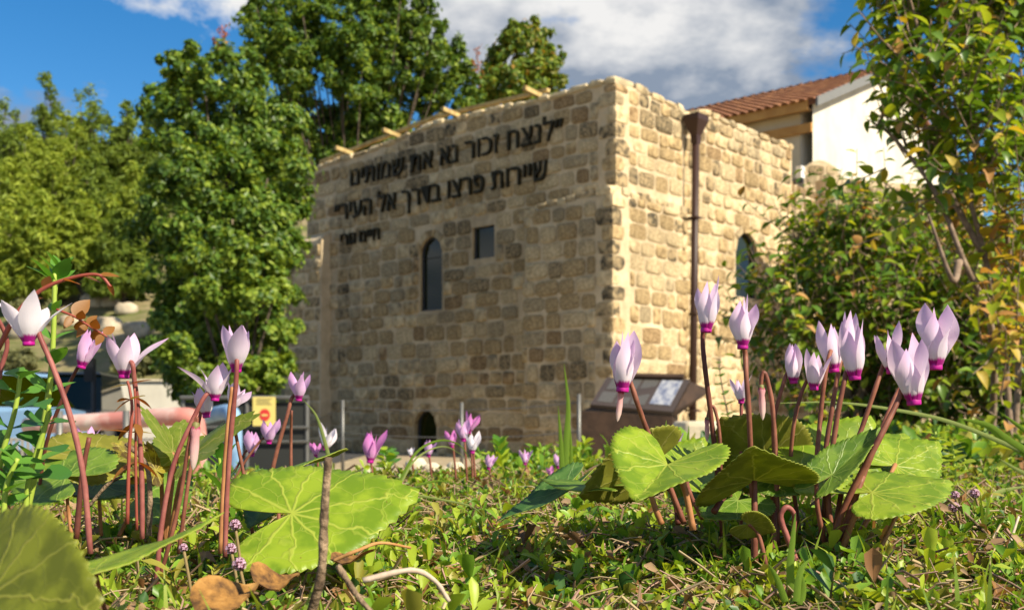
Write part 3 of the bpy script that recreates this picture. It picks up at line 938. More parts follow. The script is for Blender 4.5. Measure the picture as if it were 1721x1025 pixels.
# ------------------------------------------------------------------ wire fence along the courtyard
M_galv = plain('galvanised_steel', (0.17, 0.17, 0.16), 0.5, 0.6, 0.15)
fence = thing('wire_fence', 'thin grey post and wire fence in front of the shaded stone wall', 'fence', P(775, 776, 14).xy.to_3d() + Vector((0, 0, GZ)))
tops = [P(470, 722, 17.5), P(576, 672, 14.6), P(776, 676, 13.6), P(973, 662, 12.6)]
for tp in tops:
    foot = Vector((tp.x, tp.y, GZ - 0.05))
    MB().tube([foot, tp], 0.024, 8).build('post', M_galv, fence, smooth=True)
for a, c_ in zip(tops, tops[1:]):
    for dz_ in (0.10, 0.45):
        m_ = (a + c_) / 2 - up * (dz_ + 0.02)
        MB().tube(spline([a - up * dz_, m_, c_ - up * dz_], 5), 0.007, 5).build('wire', M_galv, fence, smooth=True)

# ------------------------------------------------------------------ gate barrier of painted pipe
M_pinkpipe = two_tone('faded_red_and_white_paint', (0.50, 0.20, 0.17), (0.62, 0.44, 0.39), 1.7, 0.6, 0.1, 0.44, 0.55, c3=(0.68, 0.62, 0.54))
M_bluepipe = two_tone('faded_blue_paint', (0.16, 0.30, 0.50), (0.30, 0.46, 0.64), 3, 0.6, 0.1)
BD = 9.0
g0 = P(333, 800, BD); g0.z = GZ
gate = thing('pipe_barrier', 'faded red and white pipe barrier with a bent down end', 'barrier', g0)
pts = spline([P(46, 716, BD + .6), P(190, 707, BD + .3), P(300, 700, BD), P(326, 706, BD), P(332, 735, BD)], 5) + [Vector((P(332, 0, BD).x, BD, GZ - .05))]
MB().tube(pts, 0.078, 14).build('pipe', M_pinkpipe, gate, smooth=True)
for px in (212, 100):
    tp = P(px, 690, BD - 0.06); MB().tube([tp, Vector((tp.x, tp.y, GZ))], 0.03, 8).build('post', M_galv, gate, smooth=True)
g1 = P(393, 800, BD + .5); g1.z = GZ
gate2 = thing('pipe_barrier', 'faded blue pipe post with a short arm beside the yellow sign', 'barrier', g1)
pts = spline([P(345, 700, BD + 1.4), P(380, 692, BD + .7), P(392, 700, BD + .5), P(394, 735, BD + .5)], 5) + [Vector((P(394, 0, BD + .5).x, BD + .5, GZ - .05))]
MB().tube(pts, 0.07, 14).build('pipe', M_bluepipe, gate2, smooth=True)

# grey picket panels behind the barrier
M_picket = plain('pale_grey_pickets', (0.26, 0.25, 0.22), 0.6)
pk = P(150, 800, 11); pk.z = GZ
pf = thing('picket_fence', 'low pale grey picket fence behind the red and white barrier', 'fence', pk)
for px in np.arange(-10, 300, 9.5):
    p = P(px, 735, 11.2)
    b = MB(); b.box((p.x, p.y, (p.z + GZ) / 2), (0.012, 0, 0), (0, .012, 0), (0, 0, (p.z - GZ) / 2)); b.build('picket', M_picket, pf)
for py in (738, 775):
    a, c_ = P(-12, py, 11.23), P(300, py, 11.23)
    MB().tube([a, c_], 0.016, 6).build('rail', M_picket, pf)

# dark rail fence with the yellow notice
M_darkmesh = plain('dark_green_fence_mesh', (0.020, 0.022, 0.02), 0.7)
df = P(410, 780, 14.5); df.z = GZ
dfn = thing('rail_fence', 'dark panelled fence with pale rails at the left end of the building', 'fence', df)
a, c_ = P(305, 700, 14.8), P(520, 700, 14.8)
b = MB(); b.abox(a.x, c_.x, a.y, a.y + .03, GZ - .02, P(0, 676, 14.8).z); b.build('mesh_panel', M_darkmesh, dfn)
for py in (668, 718, 742):
    z_ = P(0, py, 14.7).z
    MB().tube([Vector((a.x, a.y - .05, z_)), Vector((c_.x, c_.y - .05, z_))], 0.02 if py > 700 else 0.03, 6).build('rail', M_galv, dfn)
for px in (308, 415, 516):
    p = P(px, 665, 14.8); MB().tube([p, Vector((p.x, p.y, GZ))], 0.03, 8).build('post', M_galv, dfn)
M_yellow = plain('yellow_notice_sheet', (0.66, 0.54, 0.16), 0.45, 0, 0.06)
M_red = plain('red_print', (0.55, 0.035, 0.03), 0.5)
M_ink = plain('dark_print', (0.10, 0.09, 0.06), 0.6)
yc = P(444, 691, 14.6)
ys = thing('notice_board', 'small yellow notice with a red round emblem hung on the dark fence', 'sign', yc - Vector((0, 0, .2)))
b = MB(); b.abox(yc.x - .155, yc.x + .155, yc.y - .01, yc.y + .01, yc.z - .20, yc.z + .20); b.build('sheet', M_yellow, ys)
sheet_o = ys.children[0]
v = [(yc.x + .01 + .075 * math.cos(k * math.pi / 8), yc.y - .014, yc.z - .05 + .085 * math.sin(k * math.pi / 8)) for k in range(16)]
wobj('emblem', v + [(p[0], p[1] + .003, p[2]) for p in v], [tuple(range(15, -1, -1))] + [(k, (k+1) % 16, 16+(k+1) % 16, 16+k) for k in range(16)], M_red, sheet_o, smooth=False)
b = MB(); b.abox(yc.x - .03, yc.x + .05, yc.y - .0185, yc.y - .0150, yc.z - .065, yc.z - .04); b.build('emblem_bar', M_yellow, sheet_o)
for k in range(4):
    b = MB(); b.abox(yc.x - .11 + .01 * (k % 2), yc.x + .11 - .02 * (k % 3), yc.y - .0135, yc.y - .0105, yc.z + .09 + k * .025, yc.z + .098 + k * .025); b.build('text_line', M_ink, sheet_o)

# ------------------------------------------------------------------ road side: cream wall, lamp post, parked cars
cw0 = P(118, 700, 26.5); cw0.z = GZ; cw1 = P(305, 700, 26.5)
rw = thing('boundary_wall', 'long low cream boundary wall across the road at the foot of the hill', 'wall', cw0)
b = MB(); b.abox(cw0.x, cw1.x + 1.2, 26.5, 26.8, GZ - .1, P(0, 641, 26.5).z); b.build('wall_core', M_white, rw)
b = MB(); b.abox(cw0.x - .05, cw1.x + 1.25, 26.44, 26.86, P(0, 641, 26.5).z + .003, P(0, 637, 26.5).z); b.build('wall_coping', M_kerb, rw)
lp = P(157, 700, 21); lp.z = GZ
ps = thing('signal_post', 'slim dark post with a black box on top beside the road', 'post', lp)
MB().tube([lp, P(157, 612, 21)], 0.045, 8).build('pole', M_frame, ps)
b = MB(); c_ = P(151, 622, 21); b.box(c_, (0.09, 0, 0), (0, .08, 0), (0, 0, .22)); b.build('head_box', plain('black_box', (.015, .015, .017), .5), ps)

def car(name, label, cat, loc, yaw, paint, length=4.3, height=1.5, width=1.75, suv=False):
    """body from side profile sections, glass band, wheels with rims, lamps"""
    root = thing(name, label, cat, loc, None)
    Mw = Matrix.Translation(Vector(loc)) @ Matrix.Rotation(yaw, 4, 'Z')
    def tf(ps): return [Mw @ Vector(p) for p in ps]
    L, H, W = length, height, width / 2
    low = [(-L/2, .35), (-L/2, .72), (-L/2 + .15, .92), (-L/2 + .25 if suv else -L/2 + .7, .98), (L/2 - 1.25, .98), (L/2 - .35, .84), (L/2 - .05, .66), (L/2, .35)]
    vs, fs = [], []
    for (wk, zk) in ((1.0, 0), (0.97, 0)):
        pass
    n = len(low)
    for s in (-1, 1):
        for (x, z) in low: vs.append((x, s * W * (0.96 if z > .9 else 1.0) * (0.9 if abs(x) > L/2 - .1 else 1), z))
    for i in range(n):
        j = (i + 1) % n; fs.append((i, j, n + j, n + i))
    fs += [tuple(range(n - 1, -1, -1)), tuple(range(n, 2 * n))]
    wobj('body', tf(vs), fs, paint, root, smooth=False)
    xr0, xr1 = (-L/2 + .3, L/2 - 1.9) if suv else (-L/2 + .95, L/2 - 2.0)
    cab = [(-L/2 + .22 if suv else -L/2 + .45, .983), (L/2 - 1.25, .983), (xr1, H - .05), (xr0, H - .05)]
    vs = []
    for s in (-1, 1):
        for (x, z) in cab: vs.append((x, s * W * (.95 if z < 1.1 else .80), z))
    glass = wobj('window_band', tf(vs), [(0, 1, 5, 4), (1, 2, 6, 5), (3, 0, 4, 7), (3, 2, 1, 0), (4, 5, 6, 7)], M_glass, root, smooth=False)
    vs = []
    for z in (H - .049, H):
        for (x, y) in ((xr0 - .06, -W*.81), (xr1 + .06, -W*.81), (xr1 + .06, W*.81), (xr0 - .06, W*.81)): vs.append((x * (1 if z < H - .01 else .97), y * (1 if z < H - .01 else .93), z))
    b = MB(); b.hexa(tf(vs)); b.build('roof', paint, root)
    for s in (-1, 1):
        for x in (-L/2 + .2, (xr0 + xr1) / 2, xr1 + .5):
            pass
    tyre_m = plain('tyre_rubber', (.015, .015, .016), .85); rim_m = plain('alloy_rim', (.45, .45, .46), .35, .8)
    for x in (-L/2 + .75, L/2 - .85):
        for s in (-1, 1):
            c = Vector((x, s * (W - .08), .32))
            ring = lambda r, y: [c + Vector((r * math.cos(2*math.pi*k/18), y, r * math.sin(2*math.pi*k/18))) for k in range(18)]
            vs = ring(.32, -.11) + ring(.32, .11); fs = [(k, (k+1) % 18, 18+(k+1) % 18, 18+k) for k in range(18)] + [tuple(range(18)), tuple(range(35, 17, -1))]
            wh = wobj('wheel', tf(vs), fs, tyre_m, root, smooth=False)
            vs = ring(.20, s * .118) + [c + Vector((0, s * .105, 0))]
            wobj('rim', tf(vs), [(k, (k+1) % 18, 18) for k in range(18)], rim_m, wh, smooth=False)
    lamp_m = plain('lamp_glass', (.7, .72, .75), .15); tail_m = plain('tail_lamp', (.45, .02, .02), .2)
    for s in (-1, 1):
        b = MB(); b.hexa(tf([(L/2 - .10, s*W*.55 - .16, .58), (L/2 + .01, s*W*.55 - .16, .56), (L/2 + .01, s*W*.55 + .16, .56), (L/2 - .10, s*W*.55 + .16, .58),
                            (L/2 - .22, s*W*.55 - .16, .74), (L/2 - .06, s*W*.55 - .16, .70), (L/2 - .06, s*W*.55 + .16, .70), (L/2 - .22, s*W*.55 + .16, .74)])); b.build('headlight', lamp_m, root)
        b = MB(); b.hexa(tf([(-L/2 - .01, s*W*.7 - .12, .68), (-L/2 + .05, s*W*.7 - .12, .68), (-L/2 + .05, s*W*.7 + .12, .68), (-L/2 - .01, s*W*.7 + .12, .68),
                            (-L/2 - .01, s*W*.7 - .12, .86), (-L/2 + .05, s*W*.7 - .12, .86), (-L/2 + .05, s*W*.7 + .12, .86), (-L/2 - .01, s*W*.7 + .12, .86)])); b.build('tail_light', tail_m, root)
    return root
M_bluecar = plain('blue_car_paint', (0.22, 0.38, 0.60), 0.3, 0.2, 0.05, spec=.6)
M_greycar = plain('graphite_car_paint', (0.13, 0.135, 0.145), 0.3, 0.3, 0.05, spec=.6)
p = P(-70, 700, 15.5); car('parked_car', 'blue parked car cut off by the left edge behind the green sprig', 'car', (p.x, p.y, GZ + .012), R(-98), M_bluecar)
p = P(112, 700, 22.5); car('parked_car', 'dark grey off-road car parked behind the blue car', 'car', (p.x, p.y, GZ + .012), R(-80), M_greycar, 4.2, 1.78, 1.85, True)

# ------------------------------------------------------------------ foliage generators
def leaf_cloud(lobes, n, size, aspect=0.5, up_bias=0.5, spray=(0.42, 0.30), shell=(0.55, 1.0), seed=0, droop=0.0, stretch_z=1.0, dens=1.0, **_):
    """leaves as folded rhombs gathered in small clumps over the surface of the lobes; returns verts, faces"""
    g = np.random.default_rng(seed)
    lob = np.array([(*l[0], l[1]) for l in lobes]); w = lob[:, 3] ** 2; w /= w.sum()
    V = []
    for (cx, cy, cz, r), wi in zip(lob, w):
        k = max(8, int(n * wi))
        nc = max(5, int(14 * (spray[0] / 0.42) ** -2 * 1.6 * dens))
        d = g.normal(size=(nc, 3)); d /= np.linalg.norm(d, axis=1)[:, None]
        d[:, 2] *= stretch_z
        cc = d * (g.uniform(shell[0], shell[1], nc) * r)[:, None]
        cr = r * g.uniform(spray[1], spray[0], nc)
        pick_ = g.integers(0, nc, k)
        off = g.normal(size=(k, 3)); off /= np.linalg.norm(off, axis=1)[:, None]
        off *= (g.uniform(0, 1, k) ** 0.45)[:, None]
        off[:, 2] *= 0.85
        off *= np.where(g.random(k) < .16, 1.55, 1.0)[:, None]
        pos = cc[pick_] + off * cr[pick_][:, None]
        nrm = off + cc[pick_] / r * 0.5 + np.array([0, 0, up_bias]) + g.normal(size=(k, 3)) * 0.45
        nrm /= np.linalg.norm(nrm, axis=1)[:, None]
        tan = g.normal(size=(k, 3)) + off * 0.8 + np.array([0, 0, -droop])
        tan -= nrm * (tan * nrm).sum(1)[:, None]; tan /= np.linalg.norm(tan, axis=1)[:, None] + 1e-9
        side = np.cross(nrm, tan)
        s = size * g.uniform(0.4, 1.45, k)[:, None]
        p0 = pos + np.array([cx, cy, cz])
        V.append(np.stack([p0 - tan * s * .5, p0 + side * s * aspect * .5 + nrm * s * .07, p0 + tan * s * .5 - nrm * s * 0.05, p0 - side * s * aspect * .5 + nrm * s * .07], axis=1))
    V = np.concatenate(V); m = len(V)
    base = (np.arange(m) * 4)[:, None]
    Fc = np.concatenate([base + np.array([0, 1, 2]), base + np.array([0, 2, 3])])
    return V.reshape(-1, 3), Fc

def lobes_px(lst, d, jitter=0.0, seed=0):
    g = random.Random(seed); out = []
    for q in lst:
        dd = (q[3] if len(q) > 3 else d) + g.uniform(-jitter, jitter)
        out.append((tuple(P(q[0], q[1], dd)), q[2] / F * dd))
    return out

def tree(name, label, lobes, base, n, size, leaf_m, bark_m, group=None, trunk_r=0.22, seed=0, cat='tree', **kw):
    root = thing(name, label, cat, base, group)
    base = Vector(base)
    v, f = leaf_cloud(lobes, n, size, seed=seed, **kw)
    if isinstance(leaf_m, list):
        g = np.random.default_rng(seed + 5)
        m = len(v) // 4; mi = g.choice(len(leaf_m), m, p=kw.get('mw'))
        mi = np.concatenate([mi, mi])
    else: mi = None
    wobj('crown', v, f, leaf_m, root, mi, smooth=False, kind='stuff')
    b = MB(); g = random.Random(seed)
    cen = Vector(np.mean([l[0] for l in lobes], axis=0)); topz = max(l[0][2] for l in lobes)
    fork = Vector((base.x * .7 + cen.x * .3, base.y * .7 + cen.y * .3, base.z + (cen.z - base.z) * .22))
    b.tube(spline([base - Vector((0, 0, .3)), base.lerp(fork, .5) + Vector((g.uniform(-.15, .15), 0, 0)), fork], 5), [trunk_r * 1.2, trunk_r * .75], 8)
    for (c, r) in lobes:
        c = Vector(c); mid = fork.lerp(c, .5) + Vector((g.uniform(-.2, .2), g.uniform(-.2, .2), .15)) * r
        b.tube(spline([fork, mid, c], 4), [trunk_r * .45, trunk_r * .12], 6)
    b.build('trunk', bark_m, root, smooth=True)
    return root
# ------------------------------------------------------------------ trees behind and beside the building
M_bark = two_tone('grey_bark', (0.055, 0.044, 0.032), (0.12, 0.095, 0.07), 6, 0.95, 0.6)
M_carob = leafy('carob_leaves', (0.036, 0.085, 0.012), (0.125, 0.225, 0.026), 0.30, 0.45)
M_carob2 = leafy('young_green_leaves', (0.12, 0.20, 0.016), (0.29, 0.38, 0.04), 0.35, 0.5)
M_olive = leafy('yellowing_leaves', (0.09, 0.15, 0.02), (0.30, 0.28, 0.035), 0.35, 0.5, c3=(0.40, 0.17, 0.03))
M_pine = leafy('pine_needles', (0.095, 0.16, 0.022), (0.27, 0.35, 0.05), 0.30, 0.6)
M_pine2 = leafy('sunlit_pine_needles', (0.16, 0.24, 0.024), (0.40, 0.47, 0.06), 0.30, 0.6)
M_scrub = leafy('hill_scrub', (0.11, 0.125, 0.05), (0.26, 0.26, 0.11), 0.25, 0.7)

tA = [(312, 105, 38), (290, 150, 40), (275, 200, 42), (345, 150, 45), (395, 130, 50), (330, 210, 60), (390, 225, 70), (445, 210, 62), (275, 275, 44), (310, 300, 70), (380, 310, 80), (450, 300, 65), (290, 370, 62), (365, 390, 80), (440, 380, 72), (490, 340, 35), (290, 450, 50), (360, 470, 75), (440, 460, 70), (480, 420, 36), (310, 540, 55), (385, 560, 75), (455, 550, 55), (340, 620, 60), (430, 630, 65), (285, 505, 32)]
base = P(385, 700, 20); base.z = GZ
tree('carob_tree', 'large dense dark green tree standing left of the stone building', lobes_px(tA, 19.5, 1.2, 1), base, 90000, 0.122, [M_carob, M_carob, M_carob2], M_bark, trunk_r=.14, seed=1, aspect=.55, spray=(.44, .16), shell=(.45, 1.2), dens=.95)
tB = [(440, 15, 16), (432, 45, 18), (458, -5, 16), (505, 0, 18), (545, 5, 18), (583, -5, 18), (632, -5, 18), (675, -12, 18), (708, 5, 16), (735, 45, 16), (750, 100, 18), (610, 75, 45), (540, 90, 42), (480, 75, 40), (680, 75, 42), (560, 215, 30), (740, 170, 34), (620, 215, 40), (545, 245, 30), (800, 185, 18), (440, 60, 36), (432, 110, 30), (478, 30, 38), (520, 50, 36), (565, 45, 40), (610, 40, 42), (655, 30, 38), (695, 35, 36), (722, 75, 30), (470, 110, 45), (515, 130, 34), (575, 120, 48), (630, 110, 50), (690, 110, 48), (735, 120, 36), (450, 180, 45), (495, 205, 40), (590, 190, 45), (650, 180, 50), (710, 175, 40), (520, 255, 40), (590, 245, 40), (660, 220, 36), (765, 85, 22), (770, 140, 34), (790, 165, 30), (655, -10, 30), (480, -15, 30), (600, -5, 30), (430, 10, 20)]
base = P(590, 700, 31); base.z = hill_z(base.x, base.y)
tree('leafy_tree', 'tall leafy green tree with upright sprays rising behind the shaded front wall', lobes_px(tB, 30, 1.5, 2), base, 90000, 0.152, [M_carob, M_carob2, M_carob], M_bark, trunk_r=.12, seed=2, aspect=.5, spray=(.42, .15), shell=(.4, 1.2), stretch_z=1.3, dens=1.0)
tC = [(868, 65, 28), (900, 60, 28), (850, 100, 38), (905, 100, 36), (930, 95, 18), (835, 140, 32), (880, 145, 40), (925, 145, 20), (820, 165, 24), (942, 135, 12)]
base = P(870, 700, 31.5); base.z = hill_z(base.x, base.y)
tree('leafy_tree', 'smaller tree with yellowing leaves showing above the roof line near the corner', lobes_px(tC, 30.5, .8, 3), base, 17000, 0.16, [M_carob, M_olive, M_carob2], M_bark, trunk_r=.25, seed=3, aspect=.5, spray=(.36, .22))
tE = [(320, 430, 32), (400, 425, 38), (445, 440, 34), (350, 490, 40), (420, 500, 42), (465, 480, 28), (370, 560, 42), (440, 565, 40), (480, 560, 22), (400, 620, 42), (460, 625, 35), (300, 590, 30), (340, 640, 35)]
base = P(410, 700, 17.5); base.z = GZ
tree('leafy_bush', 'bright green leafy bush growing up against the dark tree by the wall', lobes_px(tE, 17.3, .5, 4), base, 17000, 0.11, [M_carob2, M_carob2, M_carob], M_bark, trunk_r=.12, seed=4, cat='bush', aspect=.6)

# red-tipped bare twigs poking out of the tree tops
M_redtwig = leafy('russet_twig_leaves', (0.30, 0.08, 0.03), (0.42, 0.16, 0.05), .3)
for (px, py, h, d, lab) in ((372, 48, 70, 19.2, 'russet leaved shoot sticking out of the dark tree top'), (800, 80, 80, 29.5, 'bare russet shoot above the roof line left of the yellowing tree'), (798, 0, 0, 0, '')):
    if not h: continue
    a, c_ = P(px + 6, py + h, d), P(px, py, d)
    r_ = thing('russet_shoot', lab, 'branch', a)
    b = MB(); b.tube(spline([a, a.lerp(c_, .5) + Vector((.03, 0, 0)), c_], 4), [.025, .008], 5)
    for k in range(7): 
        q = a.lerp(c_, random.uniform(.2, .95)); b.tube([q, q + Vector((random.uniform(-.18, .18), random.uniform(-.1, .1), random.uniform(.05, .25)))], [.01, .004], 4)
    b.build('twig', plain('russet_bark', (.28, .11, .06), .8), r_)
    v, f = leaf_cloud([((a.lerp(c_, t)), .16) for t in (.3, .5, .7, .9)], 130, .08, seed=7)
    wobj('leaves', v, f, M_redtwig, r_, smooth=False, kind='stuff')

def hill_hit(px, py):
    # distance at which the line of sight through a photo pixel meets the slope
    d = 27.6
    while d < 140:
        q = P(px, py, d)
        if q.z <= hill_z(q.x, q.y): return d
        d += .15
    return 60.0
# pines on the hill ----------------------------------------------------------
def pine(label, px, top, half_w, d, seed, mat, n=5200, low=None):
    g = random.Random(seed)
    tp = P(px, top + half_w * .45 + 14, d); gz = hill_z(tp.x, tp.y)
    H = tp.z - gz
    hw = half_w / F * d
    lobes = []
    k = 13
    z0 = gz + H * (0.22 if low is None else low)
    for i in range(k):
        t = i / (k - 1)
        w = hw * 1.15 * (1.0 - t) ** 0.5 * (0.6 + .8 * g.random()) + .1
        for j in range(3 if t < .75 else 1):
            a = g.uniform(0, 2 * math.pi)
            lobes.append(((tp.x + w * .65 * math.cos(a) * (t < .97), tp.y + w * .65 * math.sin(a), z0 + (tp.z - z0) * t), max(.35, hw * .50 * (1 - t * .6) * g.uniform(.6, 1.3))))
    return tree('pine_tree', label, lobes, (tp.x, tp.y, gz), n, .32, mat, M_bark, 'pine trees on the hillside', trunk_r=.12, seed=seed, aspect=.22, up_bias=.9, spray=(.34, .14), shell=(.3, 1.25))
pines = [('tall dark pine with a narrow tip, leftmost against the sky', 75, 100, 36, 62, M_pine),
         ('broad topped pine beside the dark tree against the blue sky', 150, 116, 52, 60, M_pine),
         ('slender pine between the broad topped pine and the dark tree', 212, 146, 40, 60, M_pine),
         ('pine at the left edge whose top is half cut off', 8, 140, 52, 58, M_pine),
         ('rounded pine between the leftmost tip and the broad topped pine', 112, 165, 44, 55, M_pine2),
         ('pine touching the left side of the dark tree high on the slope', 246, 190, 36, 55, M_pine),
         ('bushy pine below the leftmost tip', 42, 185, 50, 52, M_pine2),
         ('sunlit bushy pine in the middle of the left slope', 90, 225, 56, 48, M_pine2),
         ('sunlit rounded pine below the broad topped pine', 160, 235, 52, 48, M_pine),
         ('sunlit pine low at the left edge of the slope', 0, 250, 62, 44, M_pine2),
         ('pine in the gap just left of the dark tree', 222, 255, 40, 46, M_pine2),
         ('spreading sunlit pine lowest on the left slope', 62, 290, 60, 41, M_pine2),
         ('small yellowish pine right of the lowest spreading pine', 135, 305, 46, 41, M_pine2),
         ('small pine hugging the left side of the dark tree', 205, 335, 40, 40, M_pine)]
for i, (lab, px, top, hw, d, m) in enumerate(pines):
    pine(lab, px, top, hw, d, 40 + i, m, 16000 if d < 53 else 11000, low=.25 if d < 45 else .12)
# more of the wood beyond, one mass
lob = []
g = random.Random(9)
for i in range(70):
    px = g.uniform(-350, 1000); d = g.uniform(62, 95)
    x = (px - CX) / F * d; z = hill_z(x, d)
    lob.append(((x, d, z + g.uniform(1.5, 5.5)), g.uniform(1.6, 2.8)))
v, f = leaf_cloud(lob, 26000, .6, aspect=.4, seed=12)
wobj('distant_wood', v, f, M_pine, None, smooth=False, label='distant pine wood closing the top of the hill', kind='stuff')

# scrub on the lower slope ----------------------------------------------------
scr = [(30, 430, 46, 33, 'grey green scrub bush low on the slope at the left edge'), (95, 445, 42, 32.5, 'grey green scrub bush behind the tip of the green sprig'),
       (215, 405, 30, 33.5, 'olive scrub bush above the pale terrace rocks'), (240, 470, 26, 31.5, 'small scrub bush between the terrace rocks and the dark tree'),
       (160, 455, 26, 32, 'low scrub bush in the middle of the rocky terrace'), (225, 610, 34, 29.5, 'dark scrub bush just above the cream wall'),
       (270, 590, 40, 29, 'dark leafy bush at the foot of the slope beside the big tree'), (60, 520, 34, 30.5, 'dull green scrub behind the pale cyclamen at the left edge'),
       (30, 610, 30, 29, 'low green bush behind the parked cars')]
for i, (px, py, r, d, lab) in enumerate(scr):
    d = min(44, hill_hit(px, py + r * .75)); c = P(px, py, d); x, y = c.x, c.y; gz = hill_z(x, y)
    rr = r / F * d; g = random.Random(70 + i)
    zc = c.z
    lobes = [((x + g.uniform(-.9, .9) * rr, y + g.uniform(-.5, .5) * rr, zc + g.uniform(-.4, .35) * rr), rr * g.uniform(.4, .65)) for _ in range(7)]
    tree('scrub_bush', lab, lobes, (x, y, min(gz, zc - rr * .5)), 2600, .16, M_scrub if i != 6 else M_carob, M_bark, 'scrub bushes on the slope', trunk_r=.06, seed=80 + i, cat='bush', aspect=.45)

# pale rocks of the terrace
M_hillrock = two_tone('terrace_limestone', (0.33, 0.27, 0.19), (0.55, 0.48, 0.36), 1.2, .95, .7)
def boulder(name, c, s, mat, seed, parent=None, n=10, **tg):
    g = random.Random(seed); v, f = [], []
    m = 6
    for j in range(m + 1):
        a = -math.pi / 2 + math.pi * j / m
        for k in range(n):
            th = 2 * math.pi * k / n
            p = Vector((math.cos(a) * math.cos(th), math.cos(a) * math.sin(th), math.sin(a)))
            q = 1 + .28 * noise.noise(p * 1.7 + Vector((seed * 3.1, 0, 0))) + .10 * noise.noise(p * 4 + Vector((0, seed, 0)))
            p = Vector([math.copysign(abs(t) ** .75, t) for t in p]) * q
            v.append((c[0] + p.x * s[0], c[1] + p.y * s[1], c[2] + p.z * s[2]))
    for j in range(m):
        for k in range(n): f.append((j*n+k, j*n+(k+1) % n, (j+1)*n+(k+1) % n, (j+1)*n+k))
    return wobj(name, v, f, mat, parent, **tg)
rk = [(155, 507, 22, 'pale squared rock at the left end of the terrace'), (185, 508, 18, 'pale rock second from the left in the terrace row'), (212, 520, 20, 'flat pale rock right of the terrace row'),
      (205, 450, 20, 'pale outcrop high on the rocky terrace'), (245, 460, 16, 'small pale outcrop beside the big dark tree'), (180, 548, 26, 'long pale slab below the terrace row'), (230, 555, 24, 'pale slab at the foot of the terrace near the dark tree'), (120, 540, 20, 'pale slab below the left end of the terrace'), (40, 560, 24, 'buff rock bank behind the pale cyclamen at the left edge')]
for i, (px, py, r, lab) in enumerate(rk):
    d = hill_hit(px, py + r * .3)
    c = P(px, py, d); gz = hill_z(c.x, c.y)
    boulder('rock', (c.x, c.y, c.z), (r / F * d, r / F * d * .7, r / F * d * .6), M_hillrock, i + 1, label=lab, cat='rock', group='rocks on the hillside terrace')

# ------------------------------------------------------------------ shrubs on the right
def ovate(n_seg=4, fold=0.25, arch=0.25, wid=0.46, tip=1.0):
    """unit leaf along +Y, folded at the midrib, arching down"""
    ts = np.linspace(0, 1, n_seg + 1); v = []; f = []
    for t in ts:
        w = wid * (math.sin(math.pi * min(1, t ** .75)) ** .9 if t < 1 else 0) * .5
        z = -arch * t * t
        v += [(-w, t, z + fold * w), (0, t, z), (w, t, z + fold * w)]
    for i in range(n_seg):
        a = i * 3
        f += [(a, a+1, a+4, a+3), (a+1, a+2, a+5, a+4)]
    return np.array(v), f
SH_LEAF = [ovate(4, .5, .30, .62), ovate(4, .35, .18, .55), ovate(4, .6, .42, .58)]
M_sh_green = leafy('shrub_leaf_green', (0.060, 0.140, 0.014), (0.16, 0.27, 0.028), .32, .38, spec=.5)
M_sh_lime = leafy('shrub_leaf_lime', (0.20, 0.30, 0.02), (0.36, 0.42, 0.035), .4, .42)
M_sh_yel = leafy('shrub_leaf_yellow', (0.42, 0.30, 0.03), (0.55, 0.42, 0.06), .4, .5)
M_sh_dry = leafy('shrub_leaf_dry', (0.36, 0.17, 0.045), (0.50, 0.29, 0.10), .3, .6)
M_shbark = two_tone('shrub_bark', (0.16, 0.11, 0.075), (0.30, 0.22, 0.16), 30, .9, .5, dist=.004)
SHM = [M_sh_green, M_sh_lime, M_sh_yel, M_sh_dry]

